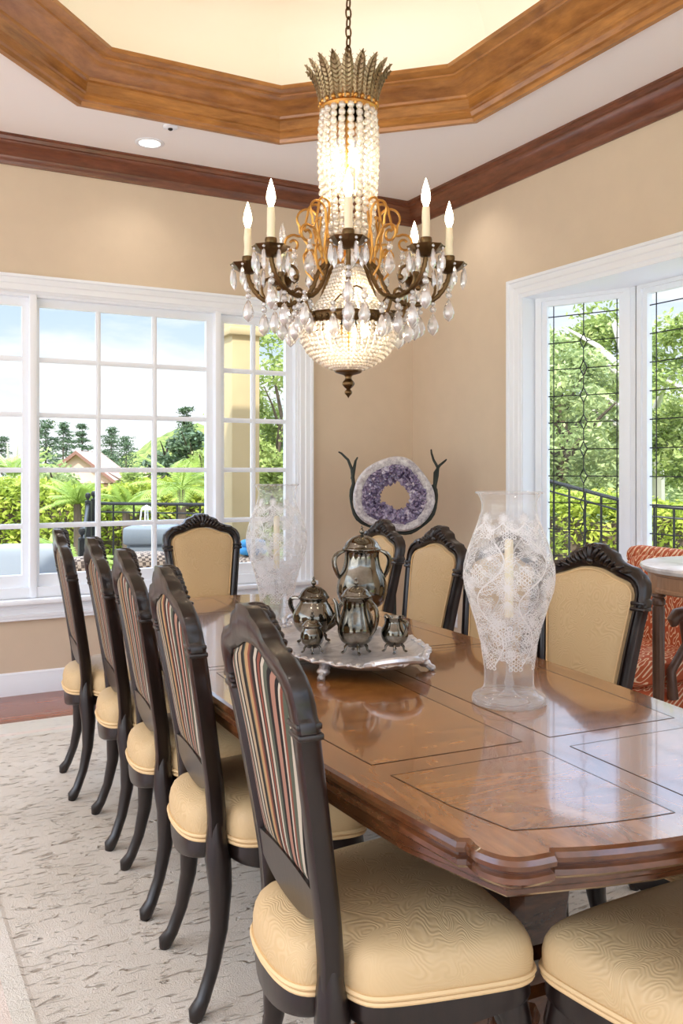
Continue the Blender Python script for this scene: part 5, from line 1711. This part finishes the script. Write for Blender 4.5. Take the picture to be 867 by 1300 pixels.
# wicker ottomans
for (px, d, w, top, lab) in ((186, 6.9, .24, 700, 'round brown wicker ottoman under the centre window'), (108, 6.9, .16, 706, 'brown wicker basket left of the ottoman'), (322, 7.0, .20, 705, 'brown wicker stool with blue cushions beyond the right casement')):
    x, y = at(px, d); zt = zat(top, d)
    t = empty('wicker_ottoman', (x, y, -.10), 0, lab, 'ottoman')
    b = MB(); pillow(b, -w, w, -w*.8, w*.8, .02, zt+.10, pw=4); b.build('woven_body', M['wicker'], t)
    b = MB(); b.lathe([(.0001,0),(w*.6,0),(w*.6,.03),(.0001,.03)], 20); b.build('base', M['iron'], t)
    if px == 322:
        M['blue'] = plain('blue_cloth', col(64,140,190), .8)
        b = MB(); pillow(b, -.12, .10, -.08, .08, 0, .075, pw=3); pillow(b, -.10, .09, -.08, .08, .06, .13, pw=3)
        tag(b.build('folded_cushions', M['blue'], None, (x, y, zt)), 'blue folded cushions on the wicker stool outside', 'cushion')
# --- trees outside the bay
specs = [(706, 12.6, 388, 1.1, 'leaf_grey', 'bark', 'dense grey green tree at the left of the leaded panes'),
         (762, 15.2, 368, 1.3, 'leaf_mid', 'bark_white', 'leafy tree with a pale trunk behind the diamond chain'),
         (735, 22.5, 500, 1.8, 'leaf_mid', 'bark', 'green bushy tree low behind the fence in the angled leaded window'),
         (864, 12.0, 380, 1.0, 'leaf_mid', 'bark_white', 'pale trunked tree outside the right edge bay window'),
         (925, 17.5, 520, 1.6, 'leaf_grey', 'bark', 'grey green tree outside the bay at the right edge'),
         (1060, 19, 540, 1.7, 'leaf_mid', 'bark', 'green tree far right outside the bay'),
         (812, 28, 470, 2.0, 'leaf_grey', 'bark', 'far grey green tree behind the bay mullion'),
         (674, 18.5, 470, 1.2, 'leaf_mid', 'bark', 'green tree partly hidden by the bay casing')]
for i, (px, d, top, w, lm, bk, lab) in enumerate(specs):
    x, y = at(px, d); h = zat(top, d)-GZ0
    tp = None
    if bk == 'bark_white':
        R = Vector((cos(YAW), -sin(YAW), 0)); s = 1 if i == 1 else 1
        Fv = Vector((sin(YAW), cos(YAW), 0))*-1.15
        tp = [R*.95, R*.75+Fv*.5+Vector((0,0,h*.35)), R*.42+Fv+Vector((0,0,h*.5)), R*.10+Fv*1.05+Vector((0,0,h*.68)), R*-.12+Fv+Vector((0,0,h*.84))]
    tree('shade_tree', (x, y, GZ0), h, lab, (w, w), M[lm], M[bk], .17 if bk == 'bark_white' else .13, .052*d/13, 60 if bk != 'bark_white' else 44, 190, 120+i, 'trees outside the bay', trunk_path=tp, cz=.08 if top > 420 or i == 0 else .3, branches=8)

# ================================================================== SKY, SUN, LAMPS, CAMERA
w = bpy.data.worlds.new('World'); bpy.context.scene.world = w; w.use_nodes = True
nt = w.node_tree; nt.nodes.clear()
def wn(t, **k):
    n = nt.nodes.new('ShaderNode'+t)
    for a, v in k.items(): setattr(n, a, v)
    return n
out_ = wn('OutputWorld'); bg = wn('Background'); tc = wn('TexCoord'); sp = wn('SeparateXYZ')
nt.links.new(tc.outputs['Generated'], sp.inputs[0])
r1 = wn('ValToRGB'); nt.links.new(sp.outputs['Z'], r1.inputs['Fac'])
els = r1.color_ramp.elements
els[0].position = 0.0; els[0].color = (.80,.84,.88,1)
els[1].position = .17; els[1].color = (.50,.63,.82,1)
e = els.new(.09); e.color = (.60,.70,.84,1)
e = els.new(.5); e.color = (.36,.52,.82,1)
mp = wn('Mapping'); mp.inputs['Scale'].default_value = (1.2,1.2,5.5); mp.inputs['Location'].default_value = (.3,.1,.2)
nz = wn('TexNoise'); nz.inputs['Scale'].default_value = 2.6; nz.inputs['Detail'].default_value = 7; nz.inputs['Roughness'].default_value = .58; nz.inputs['Distortion'].default_value = .4
nt.links.new(tc.outputs['Generated'], mp.inputs['Vector']); nt.links.new(mp.outputs[0], nz.inputs['Vector'])
r2 = wn('ValToRGB'); nt.links.new(nz.outputs['Fac'], r2.inputs['Fac'])
r2.color_ramp.elements[0].position = .42; r2.color_ramp.elements[0].color = (0,0,0,1)
r2.color_ramp.elements[1].position = .66; r2.color_ramp.elements[1].color = (1,1,1,1)
hz = wn('ValToRGB'); nt.links.new(sp.outputs['Z'], hz.inputs['Fac'])
hz.color_ramp.elements[0].position = .02; hz.color_ramp.elements[0].color = (1,1,1,1)
hz.color_ramp.elements[1].position = .13; hz.color_ramp.elements[1].color = (0,0,0,1)
mxf = wn('Math', operation='MAXIMUM'); nt.links.new(r2.outputs[0], mxf.inputs[0])
hs = wn('Math', operation='MULTIPLY'); hs.inputs[1].default_value = .85; nt.links.new(hz.outputs[0], hs.inputs[0]); nt.links.new(hs.outputs[0], mxf.inputs[1])
mx = wn('Mix', data_type='RGBA'); nt.links.new(mxf.outputs[0], mx.inputs['Factor']); nt.links.new(r1.outputs[0], mx.inputs[6]); mx.inputs[7].default_value = (.86,.87,.88,1)
nt.links.new(mx.outputs[2], bg.inputs['Color']); bs = wn('MapRange'); bs.inputs[1].default_value = .21; bs.inputs[2].default_value = .5; bs.inputs[3].default_value = WORLD; bs.inputs[4].default_value = WORLD*HIGH  # upper sky, out of view, boosted to brighten the room
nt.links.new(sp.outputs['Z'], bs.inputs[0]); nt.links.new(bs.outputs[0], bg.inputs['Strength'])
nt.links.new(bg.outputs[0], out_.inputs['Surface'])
def light(name, typ, loc, energy, color=(1,1,1), rot=(0,0,0), **kw):
    l = bpy.data.lights.new(name, typ); l.energy = energy; l.color = color
    for k, v in kw.items(): setattr(l, k, v)
    o = bpy.data.objects.new(name, l); C.objects.link(o); o.location = loc; o.rotation_euler = rot; return o
# sun from behind and to the left of the house, high up
d = Vector((.45, .62, -1.0)).normalized()
light('sun', 'SUN', (0,0,30), SUN, (1,.95,.86), d.to_track_quat('-Z', 'Y').to_euler(), angle=rad(1.0))
# cove lights hidden behind the cornice
oc = octagon(-.06)
for i in range(8):
    p = Vector(oc[i]); q = Vector(oc[(i+1) % 8]); m = (p+q)/2; L = (q-p).length
    a = math.atan2((q-p).y, (q-p).x)
    light('cove_light', 'AREA', (m.x, m.y, CZ+.21), COVE*L, (1,.90,.68), (PI, 0, a), shape='RECTANGLE', size=L*.95, size_y=.06)
# ceiling spots: one at the recessed light in view, the others added without fixtures
for (x, y) in ((1.50,5.10),(3.25,4.6),(3.25,1.2),(.0,4.7),(-.1,1.2),(1.5,.55),(-.1,2.9)):
    light('downlight', 'SPOT', (x, y, CZ-.02), CAN, (1,.90,.78), (0,0,0), spot_size=rad(120), spot_blend=.8, shadow_soft_size=.06)
# soft fill added at the open back and left sides to brighten the room
light('window_daylight', 'AREA', (.6, -2.95, 1.55), FILLW*.35, (1,.98,.95), (rad(122), 0, 0), shape='RECTANGLE', size=4.6, size_y=2.3)
light('window_daylight', 'AREA', (-2.95, 1.6, 1.55), FILLW*1.2, (1,.98,.96), (rad(96), 0, -PI/2), shape='RECTANGLE', size=4.6, size_y=2.3)
# chandelier glow
light('chandelier_glow', 'POINT', (CX, CY, 2.36), 7, (1,.78,.5), shadow_soft_size=.03)
light('chandelier_glow', 'POINT', (CX+.03, CY+.0, 1.93), 5, (1,.82,.58), shadow_soft_size=.02)
light('chandelier_glow', 'POINT', (CX, CY, 1.77), 6, (1,.78,.5), shadow_soft_size=.05)
cam = bpy.data.cameras.new('camera'); co = bpy.data.objects.new('camera', cam); C.objects.link(co)
co.location = (0, 0, CAMZ); co.rotation_euler = (PI/2, 0, -YAW)
cam.sensor_fit = 'HORIZONTAL'; cam.sensor_width = 36; cam.lens = 36*FPX/867; cam.shift_y = -(650-HOR)/867
cam.clip_start = .05; cam.clip_end = 600
sc = bpy.context.scene; sc.camera = co
sc.view_settings.view_transform = 'Standard'; sc.view_settings.look = 'None'; sc.view_settings.exposure = EXPO; sc.view_settings.gamma = 1
sc.view_settings.use_curve_mapping = False
cy = sc.cycles
cy.max_bounces = 12; cy.diffuse_bounces = 5; cy.glossy_bounces = 5; cy.transparent_max_bounces = 48; cy.transmission_bounces = 6
cy.sample_clamp_indirect = 6; cy.sample_clamp_direct = 0; cy.caustics_reflective = False; cy.caustics_refractive = False
cy.use_denoising = True
